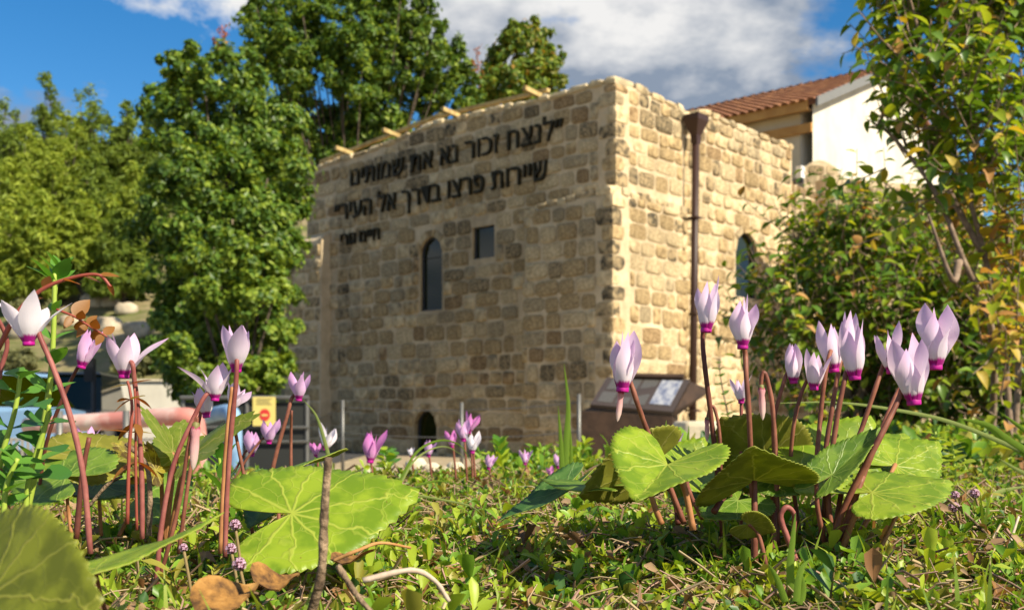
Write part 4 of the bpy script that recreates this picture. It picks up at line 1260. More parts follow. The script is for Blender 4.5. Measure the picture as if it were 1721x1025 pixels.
def leafy_shrub(root, lobes, n_twig, leaves_per, size, weight_f, seed, n_obj=0, twig_len=(.12, .24), twig_r=.0022, pend=0.35):
    g = random.Random(seed); tw = MB(); places = []
    tot = sum(r * r for _, r in lobes)
    for (c, r) in lobes:
        c = Vector(c)
        for _ in range(max(1, int(n_twig * r * r / tot))):
            d = Vector((g.gauss(0, 1), g.gauss(0, 1), g.gauss(0, 1))).normalized()
            p = c + d * r * g.uniform(.1, .95)
            L = g.uniform(*twig_len)
            di = (d * .6 + Vector((g.gauss(0, .35), g.gauss(0, .35), .75 + g.gauss(0, .3)))).normalized()
            e = p + di * L; mid = p.lerp(e, .5) + Vector((g.gauss(0, .01), g.gauss(0, .01), 0)) - Vector((0, 0, .01))
            tw.tube([p, mid, e], [twig_r, twig_r * .5], 4, 0, False)
            side = di.orthogonal().normalized()
            for k in range(leaves_per):
                t = (k + .6) / leaves_per
                q = (p.lerp(mid, t * 2) if t < .5 else mid.lerp(e, t * 2 - 1))
                a = k * 2.4 + g.uniform(-.4, .4)
                out = (Matrix.Rotation(a, 3, di) @ side)
                ld = (out * .9 + di * .45 - Vector((0, 0, pend * g.uniform(.3, 1.3)))).normalized()
                nz = (di * .55 + Vector((g.gauss(0, .2), g.gauss(0, .2), .8)))
                nz = (nz - ld * nz.dot(ld)).normalized()
                s = size * g.uniform(.6, 1.2)
                M = Matrix((ld.cross(nz), ld, nz)).transposed() * s
                M4 = M.to_4x4(); M4.translation = q
                mi = g.choices(range(4), weight_f(q))[0]
                ap = abs(nz.dot((q - Vector((0, 0, CAMZ))).normalized())) * s * s / q.y ** 2
                inv = abs(q.x / q.y) < .50 and (q.z - CAMZ) / q.y < .40
                places.append((ap if inv else 0, g.randrange(3), mi, M4))
    tw.build('twigs', M_shbark, root, smooth=True, kind='stuff')
    places.sort(key=lambda t: -t[0])
    cache = {}
    for (a, k, mi, M4) in places[:n_obj]:
        if (k, mi) not in cache: cache[(k, mi)] = mesh('leaf', SH_LEAF[k][0], SH_LEAF[k][1], SHM[mi])
        obj('leaf', cache[(k, mi)], root, M4)
    VV, FF, MI = [], [], []
    nb = 0
    fq = [np.array(SH_LEAF[k][1]) for k in range(3)]
    for (a, k, mi, M4) in places[n_obj:]:
        A = np.array(M4.to_3x3()); v = SH_LEAF[k][0] @ A.T + np.array(M4.translation)
        VV.append(v); FF.append(fq[k] + nb); MI += [mi] * len(fq[k]); nb += len(v)
    wobj('foliage', np.concatenate(VV), np.concatenate(FF), SHM, root, MI, smooth=True, kind='stuff')

# tall shrub, near
TD = 2.7
tl = [(1480, 25, 30), (1530, 40, 48), (1590, 40, 60), (1660, 40, 65), (1715, 30, 45), (1500, 95, 36), (1555, 110, 58), (1625, 120, 66), (1700, 120, 55), (1490, 160, 28), (1545, 185, 52), (1610, 200, 62), (1690, 200, 60), (1470, 215, 20), (1525, 250, 32), (1570, 270, 55), (1640, 285, 60), (1710, 290, 50), (1495, 272, 16), (1600, 345, 48), (1670, 360, 55), (1721, 380, 40), (1640, 420, 45), (1710, 460, 40), (1660, 500, 36), (1560, 330, 40), (1690, 560, 42), (1715, 620, 42), (1650, 590, 36), (1690, 680, 34), (1625, 520, 30), (1760, 150, 50), (1770, 300, 50), (1640, -30, 70), (1560, -30, 60), (1720, -40, 70)]
base = P(1700, 765, TD); base.z = bed_z(base.x, base.y)
tall = thing('tall_shrub', 'tall leggy shrub with glossy green and yellowing leaves along the right edge', 'shrub', base)
stems = [[base, P(1688, 600, TD), P(1655, 430, TD - .05), P(1610, 270, TD), P(1560, 110, TD), P(1530, 0, TD)],
         [base + Vector((.03, .05, 0)), P(1712, 560, TD + .1), P(1690, 380, TD + .1), P(1665, 200, TD + .05), P(1640, 0, TD)],
         [base - Vector((.05, 0, 0)), P(1668, 560, TD - .1), P(1620, 440, TD - .15), P(1570, 320, TD - .1), P(1500, 230, TD - .05), P(1465, 205, TD)],
         [base + Vector((.06, -.04, 0)), P(1735, 500, TD), P(1725, 300, TD - .1), P(1715, 100, TD)],
         [P(1655, 430, TD - .05), P(1600, 330, TD), P(1545, 190, TD + .1), P(1500, 60, TD)],
         [P(1612, 440, TD - .15), P(1600, 470, TD - .2), P(1560, 360, TD - .2)]]
for s in stems:
    MB().tube(spline(s, 5), [.0095, .003], 7).build('stem', M_shbark, tall, smooth=True)
def w_tall(q):
    py = HY - (q.z - CAMZ) / q.y * F
    y = sstep(230, 420, py)
    return (5 * (1 - .75 * y), 3.2 + 1.5 * y, .35 + 2.2 * y, .15 + 1.3 * y)
leafy_shrub(tall, lobes_px(tl, TD, .18, 5), 470, 8, .046, w_tall, 6, 300)

# rounded bush behind it
BDp = 4.6
bl = [(1345, 405, 36), (1400, 380, 42), (1310, 490, 38), (1360, 460, 60), (1440, 405, 50), (1490, 405, 52), (1550, 420, 52), (1440, 480, 70), (1520, 470, 70), (1600, 450, 60), (1262, 500, 14), (1280, 560, 26), (1330, 560, 55), (1400, 560, 70), (1480, 560, 75), (1560, 550, 75), (1640, 530, 70), (1700, 540, 60), (1340, 640, 50), (1420, 640, 65), (1500, 640, 70), (1580, 630, 70), (1660, 620, 70), (1720, 620, 60), (1360, 700, 45), (1440, 700, 55), (1520, 710, 55), (1600, 700, 60), (1680, 700, 60), (1252, 530, 14), (1650, 440, 60, 5.2), (1715, 470, 60, 5.2), (1720, 560, 60, 5.0), (1600, 500, 60, 5.2), (1730, 660, 60, 4.8)]
base = P(1480, 745, BDp); base.z = bed_z(base.x, base.y)
bush = thing('round_bush', 'wide dark green bush in front of the sunlit wall, behind the cyclamens', 'bush', base)
for k in range(9):
    e = P(1300 + k * 48, 520 - 40 * math.sin(k), BDp + random.uniform(-.3, .3)); m_ = base.lerp(e, .45) + Vector((0, 0, .2))
    MB().tube(spline([base + Vector((random.uniform(-.2, .2), random.uniform(-.15, .15), 0)), m_, e], 5), [.02, .005], 6).build('stem', M_shbark, bush, smooth=True)
def w_bush(q):
    return (5, 2.5, .35, .3)
leafy_shrub(bush, lobes_px(bl, BDp, .4, 8), 1500, 7, .056, w_bush, 9, 0, twig_len=(.14, .28), twig_r=.003)

# sprig of dark leaves between the desk and the bush
SPL = (0.5,)
def sprig(name, label, path, n_leaf, size, mats, cat='plant', seed=0, rad=(.0016, .0007), stem_m=None, tmpl=None, group=None, pairs=True, spread=.9, upf=.5, face=0.0):
    g = random.Random(seed); pts = spline(path, 6)
    root = thing(name, label, cat, path[0], group)
    MB().tube(pts, list(rad), 6).build('stem', stem_m or M_shbark, root, smooth=True)
    tm_ = tmpl or SH_LEAF
    cache = {}
    for k in range(n_leaf):
        t = .22 + .78 * (k + .5) / n_leaf
        i = min(len(pts) - 2, int(t * (len(pts) - 1))); q = pts[i].lerp(pts[i+1], t * (len(pts) - 1) - i)
        di = (pts[i+1] - pts[i]).normalized(); side = di.orthogonal().normalized()
        for s in ((0, math.pi) if pairs else (0,)):
            out = Matrix.Rotation(s + k * 1.571 + g.uniform(-.3, .3), 3, di) @ side
            ld = (out * spread + di * upf).normalized()
            nz = di * .6 + Vector((0, -face, .8)) + Vector((g.gauss(0, .2), g.gauss(0, .2), 0)); nz = (nz - ld * nz.dot(ld)).normalized()
            s_ = size * g.uniform(.7, 1.2) * (1 - .35 * t)
            M4 = (Matrix((ld.cross(nz), ld, nz)).transposed() * s_).to_4x4(); M4.translation = q
            kk, mm = g.randrange(len(tm_)), g.randrange(len(mats))
            if (kk, mm) not in cache: cache[(kk, mm)] = mesh('leaf', tm_[kk][0], tm_[kk][1], mats[mm])
            obj('leaf', cache[(kk, mm)], root, M4)
    return root
sprig('leafy_shoot', 'dark leaved shoot standing between the steel desk and the bush', [P(1232, 740, 1.7), P(1222, 690, 1.7), P(1212, 640, 1.7), P(1208, 606, 1.7)], 7, .022, [M_sh_green], seed=3)
# ------------------------------------------------------------------ cyclamens
def petal_mat(name, tip, mid, base=(0.42, 0.004, 0.24), trans=.35, base_end=.135):
    m, nt, n, l, b = new_mat(name)
    tc = n.new('ShaderNodeTexCoord'); sp = n.new('ShaderNodeSeparateXYZ'); l.new(tc.outputs['UV'], sp.inputs[0])
    no = n.new('ShaderNodeTexNoise'); no.inputs['Scale'].default_value = 14; no.inputs['Detail'].default_value = 3
    mp = n.new('ShaderNodeMapping'); mp.inputs['Scale'].default_value = (0.25, 2.2, 1); l.new(tc.outputs['UV'], mp.inputs['Vector']); l.new(mp.outputs[0], no.inputs['Vector'])
    ma = n.new('ShaderNodeMath'); ma.operation = 'MULTIPLY_ADD'; ma.inputs[1].default_value = .12; ma.inputs[2].default_value = -.06
    l.new(no.outputs['Fac'], ma.inputs[0])
    ad = n.new('ShaderNodeMath'); ad.operation = 'ADD'; l.new(sp.outputs['X'], ad.inputs[0]); l.new(ma.outputs[0], ad.inputs[1])
    r = n.new('ShaderNodeValToRGB'); cr = r.color_ramp
    cr.elements[0].position = base_end - .03; cr.elements[0].color = (*base, 1)
    cr.elements[1].position = base_end + .02; cr.elements[1].color = (*mid, 1)
    e = cr.elements.new(.62); e.color = (*[(a + c) / 2 for a, c in zip(mid, tip)], 1)
    e = cr.elements.new(.95); e.color = (*tip, 1)
    l.new(ad.outputs[0], r.inputs['Fac']); l.new(r.outputs[0], b.inputs['Base Color'])
    b.inputs['Roughness'].default_value = .55; b.inputs['Specular IOR Level'].default_value = .25
    b.inputs['Sheen Weight'].default_value = .15
    wv = n.new('ShaderNodeTexWave'); wv.bands_direction = 'Y'; wv.inputs['Scale'].default_value = 5; wv.inputs['Distortion'].default_value = 1.0
    l.new(tc.outputs['UV'], wv.inputs['Vector'])
    bp = n.new('ShaderNodeBump'); bp.inputs['Strength'].default_value = .10; bp.inputs['Distance'].default_value = .0006
    l.new(wv.outputs['Fac'], bp.inputs['Height']); l.new(bp.outputs[0], b.inputs['Normal'])
    tr = n.new('ShaderNodeBsdfTranslucent'); l.new(r.outputs[0], tr.inputs['Color'])
    mx = n.new('ShaderNodeMixShader'); mx.inputs['Fac'].default_value = trans
    l.new(b.outputs[0], mx.inputs[1]); l.new(tr.outputs[0], mx.inputs[2]); l.new(mx.outputs[0], n['Material Output'].inputs['Surface'])
    return m
M_pet_pale = petal_mat('petal_pale_lilac', (0.69, 0.45, 0.69), (0.85, 0.76, 0.83))
M_pet_white = petal_mat('petal_almost_white', (0.83, 0.74, 0.81), (0.86, 0.82, 0.85))
M_pet_lilac = petal_mat('petal_lilac', (0.68, 0.34, 0.66), (0.78, 0.55, 0.76))
M_pet_pink = petal_mat('petal_bright_pink', (0.66, 0.17, 0.55), (0.72, 0.36, 0.64))
M_ring = plain('corolla_magenta', (0.40, 0.004, 0.22), .5, 0, .15, 300)
M_stalk = two_tone('cyclamen_stalk', (0.15, 0.050, 0.032), (0.27, 0.105, 0.065), 70, .5, .15, dist=.0005)
M_stalk_dark = two_tone('cyclamen_stalk_dark', (0.10, 0.032, 0.024), (0.19, 0.060, 0.040), 70, .5, .15, dist=.0005)
M_stalk_pink = two_tone('cyclamen_stalk_pink', (0.20, 0.055, 0.048), (0.32, 0.115, 0.095), 70, .5, .15, dist=.0005)
M_stalk_ochre = two_tone('leaf_stalk_ochre', (0.30, 0.13, 0.05), (0.42, 0.20, 0.085), 70, .5, .15, dist=.0005)
M_bud = petal_mat('bud_pink', (0.82, 0.66, 0.60), (0.70, 0.33, 0.36), base=(.40, .05, .12), base_end=.12)
M_calyx = plain('calyx_green_brown', (0.16, 0.15, 0.045), .6, 0, .3, 200)

def petal_mesh(size, open_, twist, width, seed, mat, curl=0.0):
    """one reflexed petal; local +Z up the flower, starts on the corolla ring, local +X outwards"""
    g = random.Random(seed); nu, nv = 15, 7
    v, uv, f = [], [], []
    r0 = .098 * size
    for i in range(nu):
        u = i / (nu - 1)
        # centre line: bulges out above the ring, then rises
        rad = r0 + size * (.085 * math.sin(min(1, u / .34) * math.pi / 2) + (open_ - .125) * u ** 1.4 - .06 * max(0, u - .5) * (1 - open_ * 2) + curl * max(0, u - .7) ** 1.5)
        z = size * (.02 + .98 * (u - .25 * open_ * u * u))
        wt = width * size * (np.interp(u, (0, .10, .24, .40, .56, .73, .87, .95, 1), (.38, .46, .78, .98, .94, .72, .40, .16, .0)))
        tw = twist * sstep(.12, .9, u)
        for j in range(nv):
            s = (j / (nv - 1) * 2 - 1)
            cup = (.75 * (1 - u) + .22) * (s * s) * wt * .55
            x, y = -cup, s * wt
            xr = x * math.cos(tw) - y * math.sin(tw); yr = x * math.sin(tw) + y * math.cos(tw)
            v.append((rad + xr, yr, z + .006 * size * math.sin(5 * s + seed) * u))
            uv.append((u, j / (nv - 1)))
    for i in range(nu - 1):
        for j in range(nv - 1): f.append((i*nv+j, i*nv+j+1, (i+1)*nv+j+1, (i+1)*nv+j))
    return mesh('petal', v, f, mat, None, uv)

def ring_mesh(size):
    v, f = [], []; n = 15
    prof_ = ((.085, .07), (.101, .03), (.101, -.015), (.096, -.036), (.078, -.034), (.05, .02))
    for (r, z) in prof_:
        for k in range(n):
            a = 2 * math.pi * k / n
            rr = r * (1 + .045 * math.cos(5 * a)); v.append((rr * size * math.cos(a), rr * size * math.sin(a), z * size))
    for j in range(len(prof_) - 1):
        for k in range(n): f.append((j*n+k, j*n+(k+1) % n, (j+1)*n+(k+1) % n, (j+1)*n+k))
    f.append(tuple(range((len(prof_)-1)*n, len(prof_)*n)))
    return mesh('flower', v, f, M_ring)

def flower(root, px, py, d, h_px, lean=0.0, yaw=0.0, open_=.12, mat=None, n=5, seed=0, pitch=0.0, twist=1.05, width=.155, label=None):
    """corolla with petals; (px, py) is the bottom of the ring, h_px its height in the photo"""
    size = h_px / F * d * 1.08
    Mw = Matrix.Translation(P(px, py - .04 * h_px, d)) @ Matrix.Rotation(lean, 4, 'Y') @ Matrix.Rotation(pitch, 4, 'X') @ Matrix.Rotation(yaw, 4, 'Z')
    fl = obj('flower', ring_mesh(size), root, Mw)
    if label: fl['label'] = label
    g = random.Random(seed * 7 + 3)
    for k in range(n):
        o_ = open_ * g.uniform(.35, 1.6)
        me = petal_mesh(size * g.uniform(.80, 1.05), o_, twist * g.uniform(.5, 1.3), width * g.uniform(.80, 1.08), seed + k, mat or M_pet_pale, g.uniform(-.05, .22))
        obj('petal', me, fl, Mw @ Matrix.Rotation(2 * math.pi * k / n + g.uniform(-.2, .2), 4, 'Z'))
    return Mw, size

def stalk(root, pts_px, r_px=4.5, mat=None, flower_m=None, name='stalk'):
    """pts_px: (px, py, d) from the ground up; ends in a hook inside the flower when given one"""
    pts = [P(*q) for q in pts_px]
    d = pts_px[-1][2]; r = r_px / F * d
    if flower_m:
        Mw, size = flower_m
        pts = pts + [Mw @ Vector((0.03 * size, .07 * size, .26 * size)), Mw @ Vector((0, 0, .22 * size)), Mw @ Vector((0, 0, .05 * size))]
    sp = spline(pts, 6); gr = random.Random(int(pts_px[0][0]) * 7 + len(sp))
    v, f = tube(sp, [r * (1.08 - .3 * i / len(sp)) * gr.uniform(.93, 1.07) for i in range(len(sp))], 8)
    return wobj(name, v, f, mat or M_stalk, root)

# leaves ---------------------------------------------------------------------
def cyc_leaf_mat(name, dark, light, vein, trans=.35, tcol=None, net=1.0):
    m, nt, n, l, b = new_mat(name)
    tc = n.new('ShaderNodeTexCoord')
    sp = n.new('ShaderNodeSeparateXYZ'); l.new(tc.outputs['UV'], sp.inputs[0])
    def math_(op, a, c=None, v2=None):
        q = n.new('ShaderNodeMath'); q.operation = op
        for i, s in enumerate((a, c)):
            if s is None: continue
            if isinstance(s, (int, float)): q.inputs[i].default_value = s
            else: l.new(s, q.inputs[i])
        return q.outputs[0]
    ang = math_('ARCTAN2', sp.outputs['X'], sp.outputs['Y'])
    rad = n.new('ShaderNodeVectorMath'); rad.operation = 'LENGTH'; l.new(tc.outputs['UV'], rad.inputs[0])
    nz = n.new('ShaderNodeTexNoise'); nz.inputs['Scale'].default_value = 5; l.new(tc.outputs['UV'], nz.inputs['Vector'])
    wob = math_('MULTIPLY', math_('SUBTRACT', nz.outputs['Fac'], .5), .45)
    pp = math_('PINGPONG', math_('ADD', ang, wob), .285)                 # veins every ~33 degrees
    dist = math_('MULTIPLY', math_('SINE', pp), rad.outputs['Value'])
    w_ = math_('SUBTRACT', .026, math_('MULTIPLY', rad.outputs['Value'], .016))
    vmask = math_('LESS_THAN', dist, w_)
    vs_ = n.new('ShaderNodeMapRange'); vs_.inputs['From Min'].default_value = .003; vs_.inputs['From Max'].default_value = .017
    vs_.inputs['To Min'].default_value = 1; vs_.inputs['To Max'].default_value = 0; vs_.interpolation_type = 'SMOOTHSTEP'
    l.new(dist, vs_.inputs['Value'])
    vo = n.new('ShaderNodeTexVoronoi'); vo.feature = 'DISTANCE_TO_EDGE'; vo.inputs['Scale'].default_value = 5.5
    wv = n.new('ShaderNodeVectorMath'); wv.operation = 'ADD'
    nz2 = n.new('ShaderNodeTexNoise'); nz2.inputs['Scale'].default_value = 6
    l.new(tc.outputs['UV'], nz2.inputs['Vector'])
    sc_ = n.new('ShaderNodeVectorMath'); sc_.operation = 'SCALE'; sc_.inputs['Scale'].default_value = .12; l.new(nz2.outputs['Color'], sc_.inputs[0])
    l.new(tc.outputs['UV'], wv.inputs[0]); l.new(sc_.outputs[0], wv.inputs[1]); l.new(wv.outputs[0], vo.inputs['Vector'])
    nt_ = n.new('ShaderNodeMapRange'); nt_.interpolation_type = 'SMOOTHSTEP'
    nt_.inputs['From Min'].default_value = .004; nt_.inputs['From Max'].default_value = .040; nt_.inputs['To Min'].default_value = .42 * net; nt_.inputs['To Max'].default_value = 0
    l.new(vo.outputs['Distance'], nt_.inputs['Value'])
    vein_all = math_('MAXIMUM', vs_.outputs[0], nt_.outputs[0])
    # paler marbled zone
    nz3 = n.new('ShaderNodeTexNoise'); nz3.inputs['Scale'].default_value = 3.2; nz3.inputs['Detail'].default_value = 4; l.new(tc.outputs['UV'], nz3.inputs['Vector'])
    zone = n.new('ShaderNodeMapRange'); zone.interpolation_type = 'SMOOTHSTEP'; zone.inputs['From Min'].default_value = .42; zone.inputs['From Max'].default_value = .60
    l.new(nz3.outputs['Fac'], zone.inputs['Value'])
    m1 = n.new('ShaderNodeMix'); m1.data_type = 'RGBA'; m1.inputs[6].default_value = (*dark, 1); m1.inputs[7].default_value = (*light, 1); l.new(zone.outputs[0], m1.inputs['Factor'])
    m2 = n.new('ShaderNodeMix'); m2.data_type = 'RGBA'; m2.inputs[7].default_value = (*vein, 1); l.new(vein_all, m2.inputs['Factor']); l.new(m1.outputs[2], m2.inputs[6])
    # brown specks and dry blotches
    nz5 = n.new('ShaderNodeTexNoise'); nz5.inputs['Scale'].default_value = 7; nz5.inputs['Detail'].default_value = 6; nz5.inputs['Roughness'].default_value = .7
    sh5 = n.new('ShaderNodeVectorMath'); sh5.operation = 'ADD'; oi = n.new('ShaderNodeObjectInfo'); l.new(tc.outputs['UV'], sh5.inputs[0]); l.new(oi.outputs['Location'], sh5.inputs[1]); l.new(sh5.outputs[0], nz5.inputs['Vector'])
    sp5 = n.new('ShaderNodeMapRange'); sp5.interpolation_type = 'SMOOTHSTEP'; sp5.inputs['From Min'].default_value = .66; sp5.inputs['From Max'].default_value = .71; sp5.inputs['To Max'].default_value = .85
    l.new(nz5.outputs['Fac'], sp5.inputs['Value'])
    m3 = n.new('ShaderNodeMix'); m3.data_type = 'RGBA'; m3.inputs[7].default_value = (.19, .11, .035, 1); l.new(sp5.outputs[0], m3.inputs['Factor']); l.new(m2.outputs[2], m3.inputs[6])
    m2 = m3
    l.new(m2.outputs[2], b.inputs['Base Color'])
    b.inputs['Roughness'].default_value = .42; b.inputs['Specular IOR Level'].default_value = .4
    bp = n.new('ShaderNodeBump'); bp.inputs['Strength'].default_value = .35; bp.inputs['Distance'].default_value = .0012
    inv = math_('SUBTRACT', 1.0, vein_all); l.new(inv, bp.inputs['Height']); l.new(bp.outputs[0], b.inputs['Normal'])
    tr = n.new('ShaderNodeBsdfTranslucent')
    mu = n.new('ShaderNodeMixRGB'); mu.blend_type = 'MULTIPLY'; mu.inputs[0].default_value = 1; mu.inputs['Color2'].default_value = (*(tcol or (1.7, 1.4, .5)), 1)
    l.new(m2.outputs[2], mu.inputs['Color1']); l.new(mu.outputs[0], tr.inputs['Color'])
    mx = n.new('ShaderNodeMixShader'); mx.inputs['Fac'].default_value = trans
    l.new(b.outputs[0], mx.inputs[1]); l.new(tr.outputs[0], mx.inputs[2]); l.new(mx.outputs[0], n['Material Output'].inputs['Surface'])
    return m
M_lf_bright = cyc_leaf_mat('cyclamen_leaf_bright', (0.17, 0.285, 0.014), (0.30, 0.42, 0.026), (0.39, 0.47, 0.06), .36)
M_lf_green = cyc_leaf_mat('cyclamen_leaf_green', (0.095, 0.19, 0.018), (0.19, 0.31, 0.032), (0.26, 0.37, 0.07), .34)
M_lf_dark = cyc_leaf_mat('cyclamen_leaf_bluegreen', (0.050, 0.130, 0.030), (0.10, 0.21, 0.045), (0.15, 0.26, 0.07), .30, net=.8)
M_lf_under = cyc_leaf_mat('cyclamen_leaf_underside', (0.25, 0.25, 0.035), (0.34, 0.33, 0.05), (0.40, 0.37, 0.10), .5, (1.6, 1.6, .5), net=.5)
M_lf_olive = cyc_leaf_mat('cyclamen_leaf_olive', (0.15, 0.18, 0.018), (0.26, 0.30, 0.03), (0.34, 0.36, 0.06), .45, net=.4)
M_rim = leafy('leaf_rim', (0.33, 0.40, 0.06), (0.40, 0.45, 0.08), .4)

def heart_leaf(root, att, tip, roll, mat, width=1.0, fold=.0, cup=.12, wave=.05, seed=0, bend=.0, teeth=44, name='leaf', sinus=160, lobe=1.0):
    """heart-shaped toothed leaf; att and tip are (px, py, d); roll tilts it about its axis (towards the camera when positive)"""
    A, T = P(*att), P(*tip); L = (T - A).length; g = random.Random(seed)
    y = (T - A).normalized(); z = Vector((0, 0, 1)); z = (z - y * z.dot(y)).normalized()
    if y.x < 0: roll = -roll
    z = Matrix.Rotation(roll, 3, y) @ z
    x = y.cross(z)
    Mw = Matrix((x, y, z)).transposed().to_4x4(); Mw.translation = A
    nt_, nr = teeth * 4 + 1, 9
    v, uv = [], []
    cs_a = (0, 6, 14, 30, 55, 85, 115, 140, 158, 168, 173); cs_r = (1.0, .92, .83, .70, .61, .59, .61, .63, .58, .44, .14)
    ph = g.uniform(0, 6)
    for layer in (0, 1):
        for j in range(nr):
            k = j / (nr - 1)
            for i in range(nt_):
                th = R(-sinus + 2 * sinus * i / (nt_ - 1)); ad = abs(math.degrees(th)) * 173 / sinus
                r = np.interp(ad, cs_a, cs_r) * (1 + .022 * (((i % 4) / 3.0) - .5) * 2 * (k ** 6))
                r *= (lobe if ad > 100 else 1.0) if lobe != 1 else 1
                rr = r * k
                xx, yy = math.sin(th) * rr * width, math.cos(th) * rr
                zz = cup * rr * rr - cup * .0 + fold * abs(xx) + wave * math.sin(3 * th + ph) * rr * rr + .5 * wave * math.sin(7 * th + ph * 2) * rr ** 3 + bend * yy * abs(yy)
                v.append(((xx) * L, yy * L, zz * L - layer * .0004)); uv.append((xx / max(width, .01), yy))
    n1 = nr * nt_; f, mi = [], []
    for j in range(nr - 1):
        for i in range(nt_ - 1):
            a = j*nt_+i; f.append((a, a+nt_, a+nt_+1, a+1) ); mi.append(0)
            f.append((n1+a, n1+a+1, n1+a+nt_+1, n1+a+nt_)); mi.append(1)
    for i in range(nt_ - 1):
        a = (nr-1)*nt_+i; f.append((a, n1+a, n1+a+1, a+1)); mi.append(2)
    me = mesh(name, v, f, [mat, M_lf_under, M_rim], mi, uv)
    return obj(name, me, root, Mw)

def bud(root, px, py, d, length_px, mat=None, lean=0.0, calyx=True):
    """pointed closed bud hanging from its hooked stalk; (px, py) is its top"""
    s = length_px / F * d; v, f, uv = [], [], []; n = 9
    pr = ((.02, 0), (.11, -.06), (.13, -.16), (.10, -.28), (.115, -.5), (.10, -.75), (.055, -.93), (.005, -1.0))
    Mw = Matrix.Translation(P(px, py, d)) @ Matrix.Rotation(lean, 4, 'Y')
    for (r, z) in pr:
        for k in range(n):
            a = 2 * math.pi * k / n + z * 2.0; rr = r * s * (1 + .12 * math.cos(3 * a)) * .85
            v.append((rr * math.cos(a), rr * math.sin(a), z * s)); uv.append((-z, k / n))
    for j in range(len(pr) - 1):
        for k in range(n): f.append((j*n+k, j*n+(k+1) % n, (j+1)*n+(k+1) % n, (j+1)*n+k))
    bd = obj('bud', mesh('bud', v, f, mat or M_bud, None, uv), root, Mw)
    if calyx:
        v, f = [], []
        for (r, z) in ((.03, .05), (.085, .02), (.105, -.07), (.098, -.17)):
            for k in range(n):
                a = 2 * math.pi * k / n; rr = r * s * .9 * (1 + (.05 * math.cos(5 * a)))
                v.append((rr * math.cos(a), rr * math.sin(a), z * s))
        for j in range(3):
            for k in range(n): f.append((j*n+k, j*n+(k+1) % n, (j+1)*n+(k+1) % n, (j+1)*n+k))
        f.append(tuple(range(n)))
        obj('calyx', mesh('calyx', v, f, M_calyx), bd, Mw)
    return bd

def plant(label, px, py, d, group=None, cat='flower', name='cyclamen_plant'):
    p = P(px, py, d); p.z = bed_z(p.x, p.y)
    return thing(name, label, cat, p, group)
def ground_px(px, d):
    """row of the soil surface below photo column px at distance d"""
    x = (px - CX) / F * d
    return HY + (CAMZ - bed_z(x, d) + .004) / d * F

# --- the large clump on the right -------------------------------------------
big = plant('large cyclamen clump with many pale lilac flowers and marbled leaves at the right', 1400, 940, .53)
D = .54
def fs(root, fl, st, r_px=4.4, mat=None):
    fm = flower(root, **fl); stalk(root, st, r_px, mat, fm); return fm
fs(big, dict(px=1187, py=559, d=.55, h_px=86, lean=.05, yaw=.5, open_=.12, seed=1), [(1215, 905, .56), (1205, 790, .56), (1195, 700, .555), (1184, 610, .553), (1181, 566, .556)], 4.3, M_stalk_dark)
fs(big, dict(px=1248, py=587, d=.54, h_px=84, lean=.03, yaw=1.3, open_=.13, seed=2, width=.20), [(1268, 930, .55), (1263, 800, .55), (1259, 700, .545), (1254, 630, .545), (1252, 592, .548)], 4.6)
fs(big, dict(px=1334, py=645, d=.56, h_px=61, lean=-.02, yaw=.2, open_=.03, seed=3, width=.17), [(1306, 900, .56), (1303, 790, .56), (1300, 715, .56), (1311, 664, .56), (1324, 624, .563)], 3.6)
fs(big, dict(px=1368, py=656, d=.55, h_px=66, lean=.04, yaw=2.0, open_=.24, seed=4), [(1345, 900, .56), (1330, 790, .56), (1333, 722, .555), (1344, 670, .555), (1356, 640, .556)], 3.6)
fs(big, dict(px=1401, py=626, d=.56, h_px=80, lean=-.10, yaw=.9, open_=.16, seed=5), [(1390, 940, .54), (1372, 820, .545), (1379, 700, .55), (1388, 625, .55), (1396, 590, .556)], 4.0)
fs(big, dict(px=1425, py=600, d=.575, h_px=70, lean=.0, yaw=2.2, open_=.10, seed=15), [(1400, 945, .55), (1385, 800, .56), (1398, 690, .565), (1412, 610, .57), (1420, 575, .575)], 4.2)
fs(big, dict(px=1437, py=639, d=.53, h_px=92, lean=-.08, yaw=.3, open_=.15, seed=6), [(1405, 950, .53), (1392, 830, .53), (1404, 720, .53), (1417, 650, .53), (1426, 615, .535)], 4.6)
fs(big, dict(px=1498, py=628, d=.55, h_px=78, lean=-.18, yaw=1.0, open_=.16, seed=7), [(1395, 940, .54), (1420, 800, .545), (1450, 715, .55), (1472, 650, .55), (1486, 610, .555)], 4.2)
fs(big, dict(px=1536, py=681, d=.52, h_px=108, lean=-.10, yaw=.6, open_=.13, seed=8, width=.21), [(1385, 950, .52), (1420, 850, .52), (1470, 752, .515), (1505, 682, .52), (1522, 640, .525)], 5.2)
fs(big, dict(px=1572, py=622, d=.545, h_px=106, lean=.03, yaw=1.6, open_=.12, seed=9, width=.23), [(1410, 955, .53), (1440, 830, .535), (1485, 715, .54), (1520, 640, .555), (1560, 600, .56)], 4.8)
fs(big, dict(px=1246, py=678, d=.57, h_px=46, lean=-.1, yaw=.4, open_=.34, seed=10, width=.15), [(1246, 930, .57), (1245, 800, .57), (1246, 690, .572)], 3.0, M_stalk_pink)
bud(big, 1279, 648, .55, 58, lean=-.05)
stalk(big, [(1307, 920, .55), (1305, 800, .55), (1299, 690, .55), (1290, 640, .55), (1284, 626, .55), (1280, 634, .55), (1279, 648, .55)], 4.2)
stalk(big, [(1212, 870, .56), (1210, 740, .56), (1202, 690, .56), (1194, 684, .56), (1188, 705, .56)], 3.0, M_stalk)
bud(big, 1188, 702, .56, 40)
